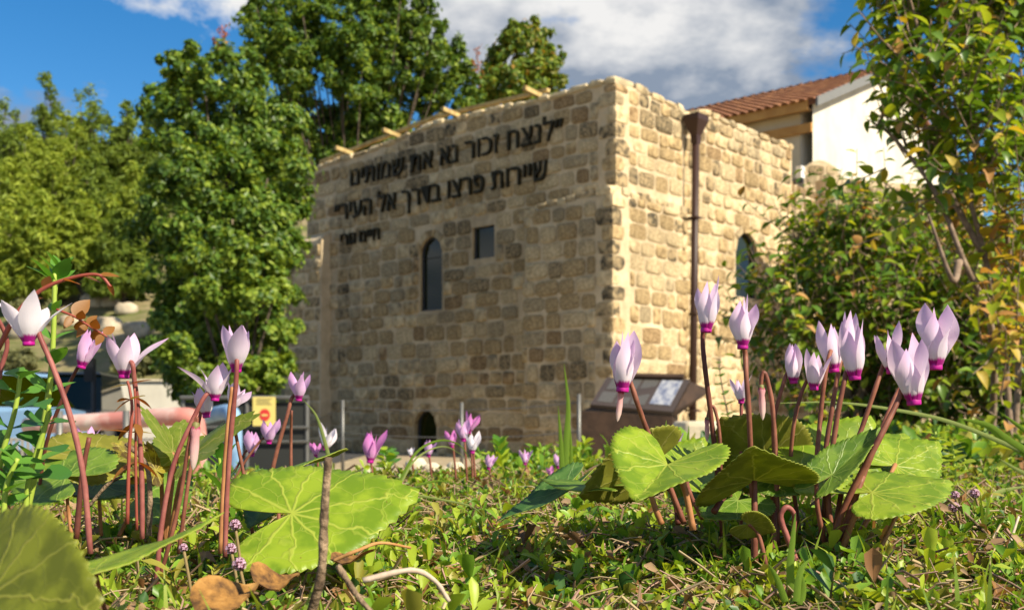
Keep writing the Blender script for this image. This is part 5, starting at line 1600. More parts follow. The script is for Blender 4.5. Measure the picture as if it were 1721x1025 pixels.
# thick leaf stalks of the clump
for (pts, r, m) in (([(1395, 955, .525), (1425, 870, .525), (1450, 800, .53), (1462, 826, .525)][:3], 6.5, M_stalk), ([(1268, 945, .51), (1268, 880, .51), (1268, 808, .515)], 6.0, M_stalk),
                    ([(1405, 950, .52), (1440, 860, .52), (1465, 830, .522)], 5.5, M_stalk_ochre), ([(1375, 940, .55), (1385, 850, .56), (1400, 775, .58)], 4.5, M_stalk), ([(1415, 950, .545), (1470, 850, .56), (1505, 780, .58)], 4.5, M_stalk_ochre),
                    ([(1395, 945, .53), (1375, 860, .52), (1372, 800, .52)], 4.5, M_stalk), ([(1300, 930, .54), (1300, 850, .55), (1285, 770, .57)], 4.5, M_stalk), ([(1470, 940, .52), (1500, 880, .525), (1512, 850, .53)], 3.6, M_stalk_ochre), ([(1290, 960, .50), (1275, 900, .50), (1258, 880, .495)], 4, M_stalk)):
    stalk(big, pts, r, m, name='leaf_stalk')
# hooked young stalk
stalk(big, [(1345, 960, .51), (1322, 900, .51), (1312, 868, .51), (1322, 852, .51), (1335, 866, .512), (1332, 905, .515)], 5.0, M_stalk_pink, name='young_stalk')
heart_leaf(big, (1268, 806, .515), (1262, 742, .486), R(-14), M_lf_green, 1.35, fold=-.12, cup=-.12, seed=1, sinus=128)
heart_leaf(big, (1285, 768, .57), (1208, 702, .56), R(-52), M_lf_green, 1.25, fold=.1, cup=.05, seed=2)
heart_leaf(big, (1400, 775, .58), (1462, 710, .60), R(42), M_lf_bright, 1.15, cup=.08, seed=3)
heart_leaf(big, (1505, 782, .58), (1576, 752, .60), R(38), M_lf_bright, 1.05, cup=.05, seed=4)
heart_leaf(big, (1465, 827, .52), (1600, 800, .535), R(13), M_lf_bright, 1.1, cup=-.04, wave=.05, seed=5)
heart_leaf(big, (1398, 798, .515), (1483, 722, .525), R(22), M_lf_green, .55, fold=.3, cup=.1, seed=6)
heart_leaf(big, (1258, 880, .495), (1303, 890, .50), R(-48), M_lf_green, 1.0, cup=-.1, seed=7)
heart_leaf(big, (1345, 790, .545), (1425, 752, .57), R(22), M_lf_bright, 1.0, cup=.05, seed=40)
heart_leaf(big, (1300, 800, .56), (1375, 830, .54), R(28), M_lf_green, 1.0, cup=.03, seed=41)
heart_leaf(big, (1240, 840, .54), (1180, 872, .52), R(24), M_lf_green, 1.0, cup=.03, seed=42)
heart_leaf(big, (1440, 770, .60), (1520, 735, .63), R(30), M_lf_bright, 1.0, cup=.04, seed=43)
heart_leaf(big, (1490, 850, .53), (1565, 815, .54), R(-20), M_lf_green, .8, cup=-.05, seed=8)

# --- clump left of it, single flower above broad leaves -----------------------
mid = plant('cyclamen plant with one upright lilac flower above broad leaves beside the steel desk', 1130, 880, .52)
fs(mid, dict(px=1046, py=659, d=.52, h_px=96, lean=.07, yaw=.9, open_=.10, seed=21, width=.21), [(1150, 880, .53), (1115, 790, .53), (1090, 730, .53), (1072, 680, .525), (1058, 640, .525)], 4.6)
bud(mid, 1044, 655, .522, 54, M_bud, .12, calyx=False)
for (pts, r, m) in (([(1165, 890, .50), (1150, 820, .50), (1128, 790, .502)], 5.5, M_stalk_ochre), ([(1112, 880, .49), (1100, 850, .49), (1085, 800, .495)], 5, M_stalk_ochre), ([(1140, 880, .53), (1130, 830, .54), (1090, 790, .55)], 4.5, M_stalk_dark),
                    ([(1180, 870, .53), (1160, 830, .55), (1150, 790, .58)], 4, M_stalk), ([(1200, 860, .52), (1220, 830, .53), (1230, 835, .55)], 5, M_stalk_dark)):
    stalk(mid, pts, r, m, name='leaf_stalk')
heart_leaf(mid, (1122, 780, .505), (1066, 850, .472), R(12), M_lf_bright, 1.1, fold=.30, cup=.05, seed=11, sinus=150)
heart_leaf(mid, (1090, 782, .55), (966, 828, .54), R(-58), M_lf_green, .9, fold=.1, cup=-.1, seed=12)
heart_leaf(mid, (1000, 815, .55), (905, 808, .57), R(10), M_lf_green, .6, cup=.0, seed=13)
heart_leaf(mid, (1150, 785, .58), (1228, 800, .60), R(38), M_lf_bright, 1.1, cup=.05, seed=14)
heart_leaf(mid, (1215, 838, .55), (1268, 842, .56), R(30), M_lf_green, 1.0, seed=15)
heart_leaf(mid, (945, 822, .57), (838, 893, .555), R(10), M_lf_dark, .5, fold=.2, seed=16)
heart_leaf(mid, (1185, 830, .56), (1130, 850, .57), R(30), M_lf_dark, .9, seed=17)
heart_leaf(mid, (1130, 800, .60), (1180, 745, .62), R(45), M_lf_bright, 1.0, seed=18)

# --- left: plants with open pale flowers --------------------------------------
pM = plant('cyclamen with a large almost white flower on a long red stalk at the left edge', 155, 925, .42)
fs(pM, dict(px=48, py=581, d=.42, h_px=90, lean=-.05, yaw=.35, open_=.60, seed=31, mat=M_pet_white, width=.22, twist=.6), [(152, 930, .42), (140, 800, .42), (118, 700, .42), (90, 620, .42), (68, 568, .42), (58, 540, .422)], 5.0, M_stalk_pink)
stalk(pM, [(128, 905, .45), (138, 800, .45), (150, 735, .45)], 5, M_stalk_dark, name='old_stalk')
flower(pM, px=-25, py=545, d=.43, h_px=70, lean=-.4, yaw=.35, open_=.42, seed=33, mat=M_pet_white, width=.22, twist=.6)
stalk(pM, [(30, 930, .44), (-5, 760, .44), (-2, 640, .44), (12, 575, .44), (-12, 520, .435)], 4.5, M_stalk_pink)
pN = plant('lilac cyclamen nodding behind the red leaved twig near the left edge', 60, 830, .50)
fs(pN, dict(px=137, py=619, d=.50, h_px=66, lean=.25, yaw=.8, open_=.18, seed=34, mat=M_pet_lilac), [(62, 850, .52), (78, 745, .51), (105, 670, .505), (128, 622, .503)], 3.2, M_stalk_dark)
pO = plant('pale lilac cyclamen with splayed petals beside the red stemmed twig', 240, 900, .46)
fs(pO, dict(px=208, py=636, d=.46, h_px=78, lean=.02, yaw=.2, open_=.54, seed=35, width=.20, twist=.7), [(239, 905, .46), (238, 800, .46), (232, 690, .46), (226, 640, .457), (222, 610, .456)], 4.3, M_stalk_pink)
pP = plant('tall pale lilac cyclamen with three broad petals above its clustered neighbours', 378, 935, .47)
fs(pP, dict(px=397, py=626, d=.47, h_px=78, lean=.02, yaw=1.25, open_=.42, seed=36, width=.23, twist=.6), [(378, 935, .47), (381, 840, .47), (388, 730, .468), (396, 650, .466), (398, 605, .466)], 4.3, M_stalk_pink)
stalk(pP, [(370, 930, .48), (376, 800, .48), (384, 700, .48), (390, 650, .48)], 3.6, M_stalk_ochre, name='old_stalk')
pQ = plant('pair of pale lilac cyclamens one over the other on a curved stalk', 262, 980, .46)
fs(pQ, dict(px=361, py=674, d=.47, h_px=66, lean=.05, yaw=.0, open_=.55, seed=37, width=.22, twist=.7), [(262, 985, .46), (272, 880, .46), (292, 780, .462), (322, 710, .465), (345, 665, .467)], 4.2, M_stalk_pink)
fs(pQ, dict(px=347, py=702, d=.48, h_px=56, lean=-.12, yaw=.7, open_=.40, seed=38, mat=M_pet_pale, width=.2), [(300, 930, .48), (318, 800, .48), (330, 735, .482), (338, 690, .485)], 3.2, M_stalk)
bud(pQ, 329, 712, .465, 78, lean=.06)
stalk(pQ, [(268, 975, .465), (300, 850, .465), (318, 740, .465), (330, 702, .465), (331, 712, .465)], 3.5, M_stalk)
pS = plant('cyclamen turned sideways just right of the tall one, half hidden by its stalk', 420, 880, .53)
fs(pS, dict(px=388, py=690, d=.53, h_px=50, lean=.45, yaw=.5, open_=.42, seed=39, width=.2), [(425, 900, .53), (410, 800, .53), (395, 720, .53)], 3.0, M_stalk)
pT = plant('pink cyclamen on a slanting stalk left of the building foot', 460, 800, .72)
fs(pT, dict(px=502, py=674, d=.72, h_px=50, lean=.05, yaw=.3, open_=.30, seed=41, mat=M_pet_lilac, width=.20), [(452, 815, .72), (466, 755, .72), (482, 700, .72), (491, 668, .722)], 3.4, M_stalk)
stalk(pT, [(489, 800, .74), (489, 740, .74), (490, 690, .73)], 2.8, M_stalk)
pU = plant('lilac cyclamen below the yellow notice, higher of the two there', 385, 815, .78)
fs(pU, dict(px=452, py=746, d=.78, h_px=42, lean=.05, yaw=.5, open_=.30, seed=42, mat=M_pet_lilac, width=.21), [(388, 815, .78), (412, 775, .78), (440, 738, .78)], 2.2, M_stalk)
pV = plant('lilac cyclamen below the yellow notice, lower of the two there', 370, 815, .80)
fs(pV, dict(px=423, py=767, d=.80, h_px=42, lean=.05, yaw=.9, open_=.22, seed=43, mat=M_pet_lilac, width=.20), [(375, 815, .80), (395, 790, .80), (412, 760, .80)], 2.2, M_stalk_dark)
pW = plant('small lilac cyclamen peeping over the yellowing leaf near the left edge', 130, 800, .62)
fs(pW, dict(px=148, py=758, d=.62, h_px=44, lean=-.05, yaw=.2, open_=.36, seed=44, mat=M_pet_lilac, width=.2), [(150, 830, .63), (150, 780, .63)], 2.5, M_stalk)
bud(pW, 98, 742, .60, 60, petal_mat('faded_bud', (.62, .48, .34), (.48, .22, .22)), .45)
smalls = [(547, 757, 1.0, 42, M_pet_white, .25, 'almost white small cyclamen right of the big bright leaf stalk'), (531, 768, 1.02, 26, M_pet_pink, -.1, 'small mauve cyclamen tucked under the almost white one'),
          (622, 778, 1.05, 54, M_pet_pink, .05, 'bright pink cyclamen with three petals standing alone before the wall foot'),
          (720, 768, 1.15, 28, M_pet_lilac, .1, 'low lilac cyclamen right beside the small arched opening'), (788, 728, 1.2, 34, M_pet_pink, .2, 'highest bright pink cyclamen of the cluster before the wall'),
          (779, 742, 1.15, 36, M_pet_lilac, .0, 'lilac cyclamen in the middle of the cluster before the wall'), (760, 752, 1.2, 28, M_pet_pink, -.05, 'bright pink cyclamen at the left of the cluster before the wall'),
          (794, 762, 1.1, 38, M_pet_white, .05, 'pale lilac cyclamen lowest in the cluster before the wall'), (821, 789, 1.2, 26, M_pet_lilac, .2, 'small lilac cyclamen just right of the cluster'),
          (882, 781, 1.3, 26, M_pet_lilac, .1, 'small lilac cyclamen halfway between the cluster and the grass blades'), (938, 787, 1.25, 26, M_pet_lilac, .0, 'small lilac cyclamen beside the tall grass blades'),
          (925, 802, 1.3, 20, M_pet_pink, .0, 'dull mauve cyclamen low at the foot of the tall grass blades'), (1138, 752, 1.1, 26, M_pet_lilac, .0, 'lilac cyclamen showing just above the broad leaves by the desk'),
          (690, 768, 1.25, 16, M_pet_white, .0, 'tiny pale cyclamen left of the small arched opening')]
for i, (px, py, d, h, m, ln, lab) in enumerate(smalls):
    r_ = plant(lab, px + 6, 800, d, 'small cyclamens scattered along the bed crest')
    fm = flower(r_, px, py, d, h, ln, i * .8, .26, m, seed=50 + i, width=.21)
    gy = ground_px(px + 6, d)
    stalk(r_, [(px + 7, gy, d), (px + 5, (py + gy) / 2, d), (px + 2, py + 2, d)], 1.8, M_stalk, fm)

# --- left leaves ----------------------------------------------------------------
LLp = plant('cyclamen leaf rosette with one very large bright marbled leaf', 490, 945, .48, cat='plant', name='cyclamen_plant')
heart_leaf(LLp, (490, 862, .475), (708, 822, .49), R(33), M_lf_bright, 1.08, cup=-.06, wave=.05, seed=71, lobe=1.0)
stalk(LLp, [(470, 950, .50), (478, 910, .49), (489, 864, .477)], 4.5, M_stalk, name='leaf_stalk')
heart_leaf(LLp, (470, 790, .58), (586, 752, .60), R(-8), M_lf_green, .7, cup=-.05, seed=72)
stalk(LLp, [(470, 900, .56), (468, 850, .57), (470, 792, .58)], 3.5, M_stalk, name='leaf_stalk')
heart_leaf(LLp, (455, 835, .53), (418, 905, .50), R(10), M_lf_dark, .6, fold=.4, seed=73)
LL3 = plant('low cyclamen leaves with yellowing blotches behind the long red stalk', 170, 860, .55, cat='plant')
heart_leaf(LL3, (140, 770, .54), (245, 742, .57), R(30), M_lf_under, 1.0, cup=.05, seed=74)
heart_leaf(LL3, (110, 800, .52), (20, 775, .54), R(30), M_lf_green, 1.0, cup=.05, seed=75)
heart_leaf(LL3, (165, 810, .56), (70, 840, .53), R(25), M_lf_dark, .9, seed=76)
heart_leaf(LL3, (230, 835, .58), (320, 800, .62), R(28), M_lf_green, 1.0, seed=77)
for (pts) in ([(150, 900, .56), (145, 840, .55), (140, 772, .54)], [(120, 900, .53), (114, 850, .53), (110, 802, .52)], [(200, 900, .56), (220, 860, .57), (230, 837, .58)], [(170, 900, .56), (168, 860, .56), (165, 812, .56)]):
    stalk(LL3, pts, 3.4, M_stalk_ochre, name='leaf_stalk')
LL4 = plant('large out of focus cyclamen leaf filling the bottom left corner', 40, 1000, .27, cat='plant')
heart_leaf(LL4, (-20, 1000, .265), (165, 1010, .25), R(58), M_lf_olive, 1.15, cup=.02, wave=.06, seed=78)
heart_leaf(LL4, (160, 955, .33), (382, 868, .36), R(-4), M_lf_bright, .45, cup=-.02, fold=.1, seed=79)
stalk(LL4, [(30, 1150, .28), (0, 1080, .27), (-20, 1002, .266)], 5, M_stalk, name='leaf_stalk')
stalk(LL4, [(185, 1060, .35), (170, 1000, .34), (160, 957, .331)], 4, M_stalk, name='leaf_stalk')
# ------------------------------------------------------------------ ground cover, litter, small plants
def spat(wid=.42, fold=.25, arch=.15, prof_=((0, .05), (.35, .16), (.62, .5), (.80, .48), (.93, .26), (1.0, 0.015))):
    """small spoon-shaped leaf, unit length along +Y; widths in prof_ are shares of wid"""
    v, f = [], []
    for (t, w) in prof_:
        w = w * wid if w > .2 else w * .8
        z = -arch * t * t
        v += [(-w, t, z + fold * w), (0, t, z), (w, t, z + fold * w)]
    for i in range(len(prof_) - 1):
        a = i * 3; f += [(a, a+1, a+4, a+3), (a+1, a+2, a+5, a+4)]
    return np.array(v), np.array(f)
PR3 = ((0, .05), (.5, .42), (.8, .46), (1.0, .02))
PR2 = ((0, .06), (.68, .5), (1.0, .06))
GC3 = [spat(.46, .5, .05, PR3), spat(.36, .35, .30, PR3), spat(.56, .6, -.12, PR3)]
GC2 = [spat(.48, .5, .05, PR2), spat(.38, .35, .30, PR2), spat(.58, .6, -.12, PR2)]
def kite(wid, fold, arch):
    return np.array([(0, 0, 0), (wid * .5, .62, fold * wid * .5 - arch * .4), (0, 1, -arch), (-wid * .5, .62, fold * wid * .5 - arch * .4), (0, .6, -arch * .35)]), np.array([(0, 1, 2, 4), (0, 4, 2, 3)])
GC1 = [kite(.52, .5, .05), kite(.42, .35, .30), kite(.60, .6, -.12)]
M_gc = [leafy('cover_leaf_green', (0.10, 0.22, 0.018), (0.22, 0.38, 0.036), .35, .4),
        leafy('cover_leaf_lime', (0.26, 0.37, 0.025), (0.42, 0.52, 0.05), .4, .4),
        leafy('cover_leaf_olive', (0.21, 0.22, 0.025), (0.36, 0.33, 0.06), .3, .45),
        leafy('cover_leaf_russet', (0.24, 0.11, 0.045), (0.36, 0.20, 0.08), .3, .55),
        leafy('cover_leaf_dark', (0.028, 0.085, 0.018), (0.06, 0.14, 0.03), .25, .4)]
GCW = np.array([.36, .24, .24, .08, .08])

def cover(n_sprigs, region, size, seed, lift=(0.0, .006), per=(6, 10), weights=GCW, tall=(.4, 1.5), tmpl=None):
    """little sprigs: a short leaning stem with leaves in opposite pairs; arrays for one mesh"""
    g = np.random.default_rng(seed); pts = []
    while len(pts) < n_sprigs:
        x, y = region(g)
        if x is not None: pts.append((x, y, bed_z(x, y)))
    p0 = np.array(pts); n = n_sprigs
    p0[:, 2] += g.uniform(lift[0], lift[1], n)
    nrmz = lambda a: a / (np.linalg.norm(a, axis=-1, keepdims=True) + 1e-9)
    az = g.uniform(0, 2 * np.pi, n); el = g.uniform(.25, 1.4, n)
    di = np.stack([np.cos(az) * np.cos(el), np.sin(az) * np.cos(el), np.sin(el)], 1)
    s0 = size * g.uniform(.6, 1.3, n); L = s0 * g.uniform(tall[0], tall[1], n)
    side = nrmz(np.cross(di, [0, 0, 1.0])); up_ = np.cross(side, di)
    tint = g.choice(5, n, p=weights)
    m = g.integers(per[0], per[1], n)
    idx = np.repeat(np.arange(n), m); q = np.concatenate([np.arange(k) for k in m]); N = len(idx)
    t = (q // 2 + .5) / ((m[idx] + 1) // 2)
    a = (q % 2) * np.pi + (q // 2) * 1.57 + g.uniform(-.5, .5, N)
    out = np.cos(a)[:, None] * side[idx] + np.sin(a)[:, None] * up_[idx]
    ld = nrmz(out * g.uniform(.6, 1, N)[:, None] + di[idx] * g.uniform(.35, 1, N)[:, None])
    nz = di[idx] + np.array([0, 0, .6]) + g.normal(size=(N, 3)) * .25
    nz = nrmz(nz - ld * (nz * ld).sum(1)[:, None]); xx = np.cross(ld, nz)
    s = s0[idx] * g.uniform(.6, 1.15, N); o = p0[idx] + di[idx] * (L[idx] * t)[:, None]
    kk = g.integers(0, 3, N); T = np.stack([c[0] for c in tmpl])[kk] * s[:, None, None]
    V = T[:, :, :1] * xx[:, None] + T[:, :, 1:2] * ld[:, None] + T[:, :, 2:] * nz[:, None] + o[:, None]
    nv = V.shape[1]; fq = tmpl[0][1]
    Fq = (fq[None] + (np.arange(N) * nv)[:, None, None]).reshape(-1, 4)
    mi = np.where(g.random(N) < .75, tint[idx], g.choice(5, N, p=weights)); MI = np.repeat(mi, len(fq))
    w = (.05 * s0)[:, None]; a_ = p0 - di * .004; b_ = p0 + di * L[:, None]
    S = np.stack([a_ - side * w, a_ + side * w, a_ + up_ * w, b_ - side * w * .5, b_ + side * w * .5, b_ + up_ * w * .5], 1)
    SF = (np.array([(0, 1, 4, 3), (1, 2, 5, 4), (2, 0, 3, 5)])[None] + (np.arange(n) * 6)[:, None, None]).reshape(-1, 4) + N * nv
    return np.concatenate([V.reshape(-1, 3), S.reshape(-1, 3)]), np.concatenate([Fq, SF]), np.concatenate([MI, np.full(len(SF), 5)])
M_coverstem = plain('cover_stem', (0.24, 0.17, 0.07), .7, 0, .2, 200)

def near_region(y0, y1):
    def f(g):
        u = g.random(); y = y0 * (y1 / y0) ** (u ** .85)
        x = g.uniform(-.53, .53) * y * 1.04
        if y > bed_edge(x) + .05: return None, None
        if fbm(x, y, 8.0, 2.0) > .10 and g.random() < .55: return None, None
        px = x / y * F + CX
        if y > bed_edge(x) - .22 and (600 < px < 790 or 335 < px < 410): return None, None
        return x, y
    return f
def cover_obj(name, label, n, region, size, seed, **kw):
    V, Fq, MI = cover(n, region, size, seed, **kw)
    wobj(name, V, Fq, M_gc + [M_coverstem], None, MI, smooth=True, label=label, cat='ground cover', kind='stuff')
cover_obj('ground_cover', 'dense carpet of small spoon shaped leaves over the near bed', 8000, near_region(.27, .60), .0070, 1, tmpl=GC2)
cover_obj('ground_cover', 'carpet of small leaves around the foot of the flower clumps', 6500, near_region(.56, .95), .0072, 5, tmpl=GC1)
cover_obj('ground_cover', 'carpet of small leaves running to the crest of the bed', 9000, near_region(.85, 2.15), .0092, 2, lift=(0, .006), tmpl=GC1)
def weed_region(g):
    x, y = near_region(.29, .75)(g)
    if x is None or fbm(x, y, 5.0, 9.0) < -.02: return None, None
    return x, y
cover_obj('ground_cover', 'taller fresh weeds rising in patches out of the near carpet', 800, weed_region, .0105, 7, lift=(0, .004), tall=(.8, 2.0), per=(7, 12), tmpl=GC3, weights=np.array([.42, .38, .12, .04, .04]))
M_dead = leafy('curled_dead_leaf', (0.16, 0.085, 0.04), (0.40, 0.27, 0.15), .15, .8)
V, Fq, MI = cover(1500, near_region(.28, 1.2), .009, 8, lift=(.002, .014), per=(1, 3), tall=(.1, .5), tmpl=GC3)
wobj('dead_leaf_litter', V, Fq, M_dead, None, smooth=True, label='scattered curled brown dead leaves among the carpet', kind='stuff')
def right_region(g):
    x, y = g.uniform(.3, 3.6), g.uniform(1.4, 6.5)
    if y > bed_edge(x) or abs(x / y) > .56: return None, None
    return x, y
cover_obj('ground_cover', 'leafy undergrowth below the shrubs on the right', 1600, right_region, .035, 3, lift=(0, .03), tmpl=GC2, weights=np.array([.35, .15, .15, .05, .30]))
def crest_region(g):
    x = g.uniform(-1.15, .55); y = g.uniform(1.5, 2.0)
    if y > bed_edge(x): return None, None
    c = math.sin(x * 9 + 2) + math.sin(x * 23)
    px = x / y * F + CX
    if c < .2 or 600 < px < 790: return None, None
    return x, y
cover_obj('ground_cover', 'taller soft green herbs along the far crest of the bed', 300, crest_region, .018, 4, lift=(.0, .012), per=(8, 14), tall=(.8, 2.2), tmpl=GC3, weights=np.array([.55, .35, .05, .0, .05]))

# fine grass mixed into the carpet
def fine_grass(n, region, ln, seed):
    g = np.random.default_rng(seed); pts = []
    while len(pts) < n:
        x, y = region(g)
        if x is not None: pts.append((x, y, bed_z(x, y)))
    p = np.array(pts); az = g.uniform(0, 2 * np.pi, n); L = ln * g.uniform(.4, 1.3, n); bend = g.uniform(.1, .9, n)
    d = np.stack([np.cos(az), np.sin(az), np.zeros(n)], 1); sd = np.stack([-np.sin(az), np.cos(az), np.zeros(n)], 1)
    V = []
    for t in (0, .35, .7, 1.0):
        c = p + d * (L * bend * t * t)[:, None] + np.array([0, 0, 1]) * (L * (t - .35 * bend * t * t))[:, None]
        w = (.0011 * (1 - t ** 2 * .95)) * (ln / .03)
        V += [c - sd * w, c + sd * w]
    V = np.stack(V, 1); k = np.arange(n)[:, None, None] * 8
    Fq = (np.array([(0, 1, 3, 2), (2, 3, 5, 4), (4, 5, 7, 6)])[None] + k).reshape(-1, 4)
    return V.reshape(-1, 3), Fq
V, Fq = fine_grass(1500, near_region(.3, 1.3), .030, 31)
wobj('fine_grass', V, Fq, leafy('fine_grass_green', (.12, .24, .02), (.36, .44, .06), .4, .45), None, smooth=True, label='fine short grass growing through the leafy carpet', kind='stuff')
# dry stems and straw
M_straw = [leafy('straw', (0.36, 0.26, 0.13), (0.55, 0.43, 0.25), .15, .7), leafy('dead_stem_brown', (0.13, 0.08, 0.045), (0.26, 0.17, 0.10), .1, .8), leafy('dead_stem_pinkish', (0.34, 0.19, 0.14), (0.46, 0.30, 0.22), .1, .7)]
def litter(n, region, ln, rad, seed, zoff=(.0, .012)):
    g = np.random.default_rng(seed); V, Fq, MI = [], [], []; nb = 0; k = 0
    while k < n:
        x, y = region(g)
        if x is None: continue
        k += 1
        z = bed_z(x, y) + g.uniform(*zoff)
        a = g.uniform(0, 6.28); L = ln * g.uniform(.3, 1.3); r = rad * g.uniform(.5, 1.4)
        d = np.array([np.cos(a), np.sin(a), g.normal() * .35]); sd = np.array([-np.sin(a), np.cos(a), 0]); u = np.cross(d, sd)
        b1, b2 = g.normal() * .25 * L, g.normal() * .18 * L
        for t in (0, .33, .66, 1):
            c = np.array([x, y, z]) + d * L * (t - .5) + sd * b1 * t * (1 - t) * 2 + np.array([0, 0, 1]) * b2 * t * (1 - t) * 2
            for q in range(3):
                w = 2.094 * q; V.append(c + (sd * math.cos(w) + u * math.sin(w)) * r * (1 - .4 * t))
        for j in range(3):
            for q in range(3): Fq.append((nb+j*3+q, nb+j*3+(q+1) % 3, nb+(j+1)*3+(q+1) % 3, nb+(j+1)*3+q))
        MI += [g.choice(3, p=(.45, .3, .25))] * 9; nb += 12
    return np.array(V), np.array(Fq), MI
V, Fq, MI = litter(12000, near_region(.27, 1.1), .032, .00060, 21)
wobj('dry_litter', V, Fq, M_straw, None, MI, smooth=True, label='tangle of dry straw and dead stems among the small leaves', kind='stuff')
V, Fq, MI = litter(2600, near_region(.9, 2.1), .045, .0009, 22, (0, .012))
wobj('dry_litter', V, Fq, M_straw, None, MI, smooth=True, label='dry straw towards the crest of the bed', kind='stuff')

# single dry twigs one can pick out
M_twig = two_tone('grey_brown_twig', (0.085, 0.055, 0.035), (0.34, 0.24, 0.15), 130, .9, 1.0, dist=.002)
M_twig2 = two_tone('orange_brown_twig', (0.36, 0.17, 0.055), (0.48, 0.27, 0.11), 60, .8, .4, dist=.001)
M_paletwig = two_tone('bleached_twig', (0.42, 0.32, 0.24), (0.60, 0.50, 0.40), 60, .8, .4, dist=.001)
tw = [('upright cut brown twig standing before the big bright leaf', [(520, 1040, .345), (540, 960, .34), (545, 860, .34), (552, 768, .34)], 9, M_twig),
      ('orange arching dry stem under the big bright leaf', [(560, 942, .42), (600, 925, .42), (640, 912, .43), (690, 920, .44)], 3.5, M_twig2),
      ('bleached curved twig lying at the bottom centre', [(610, 975, .36), (690, 958, .365), (730, 975, .37), (755, 1010, .37)], 5.5, M_paletwig),
      ('grey twig slanting to the bottom edge beside the upright one', [(568, 950, .35), (600, 1000, .345), (640, 1045, .34)], 6, M_twig),
      ('pale straw leaning at the far right of the bed', [(1688, 948, .50), (1700, 905, .51), (1712, 868, .52)], 2.8, M_paletwig),
      ('reddish runner crossing the ground at the right edge', [(1650, 925, .50), (1690, 918, .51), (1730, 916, .52)], 3, M_twig2),
      ('brown forked twig at the right behind the marbled leaf', [(1660, 900, .56), (1625, 865, .57), (1580, 828, .58)], 3, M_twig),
      ('grey dead twig rising among the yellowing leaves', [(250, 900, .50), (252, 830, .50), (245, 780, .50), (212, 745, .50)], 5, M_twig),
      ('dark bent twig in the shade left of centre', [(150, 850, .5), (180, 815, .5), (205, 800, .5)], 3.4, M_twig)]
for (lab, pts, r, m) in tw:
    p3 = [P(*q) for q in pts]
    root = thing('dry_twig', lab, 'twig', p3[0])
    d = pts[0][2]
    gr = random.Random(len(lab)); sp_ = spline(p3, 8); MB().tube(sp_, [r / F * d * (1 - .3 * i / len(sp_)) * gr.choice((1, .96, .9, 1.0, 1.12)) for i in range(len(sp_))], 9).build('twig', m, root, smooth=True)

# fallen orange leaves
M_dryleaf = two_tone('fallen_leaf_orange', (0.075, 0.038, 0.016), (0.30, 0.150, 0.038), 70, .8, .8, lo=.40, hi=.52, c3=(.40, .22, .065), dist=.001)
def fallen(label, att, tip, roll, width, seed):
    A, T = P(*att), P(*tip); L = (T - A).length; v, f = ovate(8, .25, .18, width)
    g = random.Random(seed)
    v = np.array([(x * (1 + .1 * math.sin(9 * y)), y, z + .10 * math.sin(6 * x + 5 * y + seed) + .35 * x * x) for x, y, z in v]) * L
    y = (T - A).normalized(); z = Vector((0, 0, 1)); z = (z - y * z.dot(y)).normalized(); z = Matrix.Rotation(roll, 3, y) @ z
    Mw = Matrix((y.cross(z), y, z)).transposed().to_4x4(); Mw.translation = A
    v2 = np.concatenate([v, v - np.array([0, 0, .0006])]); k = len(v)
    f2 = f + [tuple(k + i for i in reversed(q)) for q in f]
    o = obj('fallen_leaf', mesh('fallen_leaf', v2, f2, M_dryleaf), None, Mw)
    return tag(o, label, 'dead leaf', 'fallen orange leaves')
fallen('large orange dead leaf lying at the bottom edge left of centre', (330, 1035, .35), (430, 955, .37), R(15), .62, 1)
fallen('orange dead leaf tucked under the big bright leaf', (425, 985, .38), (505, 950, .40), R(18), .6, 2)
fallen('curled orange leaf right of the upright brown twig', (555, 940, .43), (640, 915, .45), R(10), .35, 3)

# tiny pink flower heads of the ground cover
M_head = leafy('pink_floret', (0.42, 0.22, 0.34), (0.66, 0.45, 0.58), .2, .6); M_headc = plain('flower_head_core', (.12, .035, .05), .8)
heads = [(395, 882, .45, 13, 'small pink flower head just below the big stalk left of centre'), (388, 922, .43, 13, 'small pink flower head under the left edge of the big leaf'), (402, 948, .41, 16, 'larger pink flower head above the orange leaf'),
         (308, 920, .43, 10, 'tiny pink flower head in the shade left of the big leaf'), (1603, 852, .60, 12, 'pale pink flower head right of the marbled leaves'), (1605, 832, .62, 10, 'brownish flower head just above the pale pink one'), (1638, 829, .62, 11, 'brownish pink flower head furthest right')]
for i, (px, py, d, r, lab) in enumerate(heads):
    c = P(px, py, d); rr = r / F * d; gz = bed_z(c.x, c.y)
    root = thing('flower_head', lab, 'flower', (c.x, c.y, gz), 'small flower heads of the ground cover')
    MB().tube(spline([Vector((c.x + .004, c.y + .003, gz)), Vector((c.x + .003, c.y, (gz + c.z) / 2)), c], 4), .0007, 6).build('stalk', M_coverstem, root, smooth=True)
    boulder('head_core', c, (rr * .6, rr * .6, rr * .6), M_headc, i, root, 8)
    g = random.Random(i)
    for k in range(16):
        a = k * 2.399; e = math.asin(1 - 1.5 * (k + .5) / 16)
        dr = Vector((math.cos(a) * math.cos(e), math.sin(a) * math.cos(e), math.sin(e)))
        s_ = dr.orthogonal().normalized(); t_ = dr.cross(s_); b = MB(); q = c + dr * rr * .65; pr = rr * .34
        for w in range(4):
            an = w * math.pi / 2; o_ = (s_ * math.cos(an) + t_ * math.sin(an)); pe = (s_ * math.cos(an + 1.57) + t_ * math.sin(an + 1.57))
            b.add([q, q + o_ * pr * .6 + pe * pr * .4 + dr * pr * .3, q + o_ * pr + dr * pr * .2, q + o_ * pr * .6 - pe * pr * .4 + dr * pr * .3], [(0, 1, 2, 3)])
        b.build('floret', M_head, root, smooth=True)

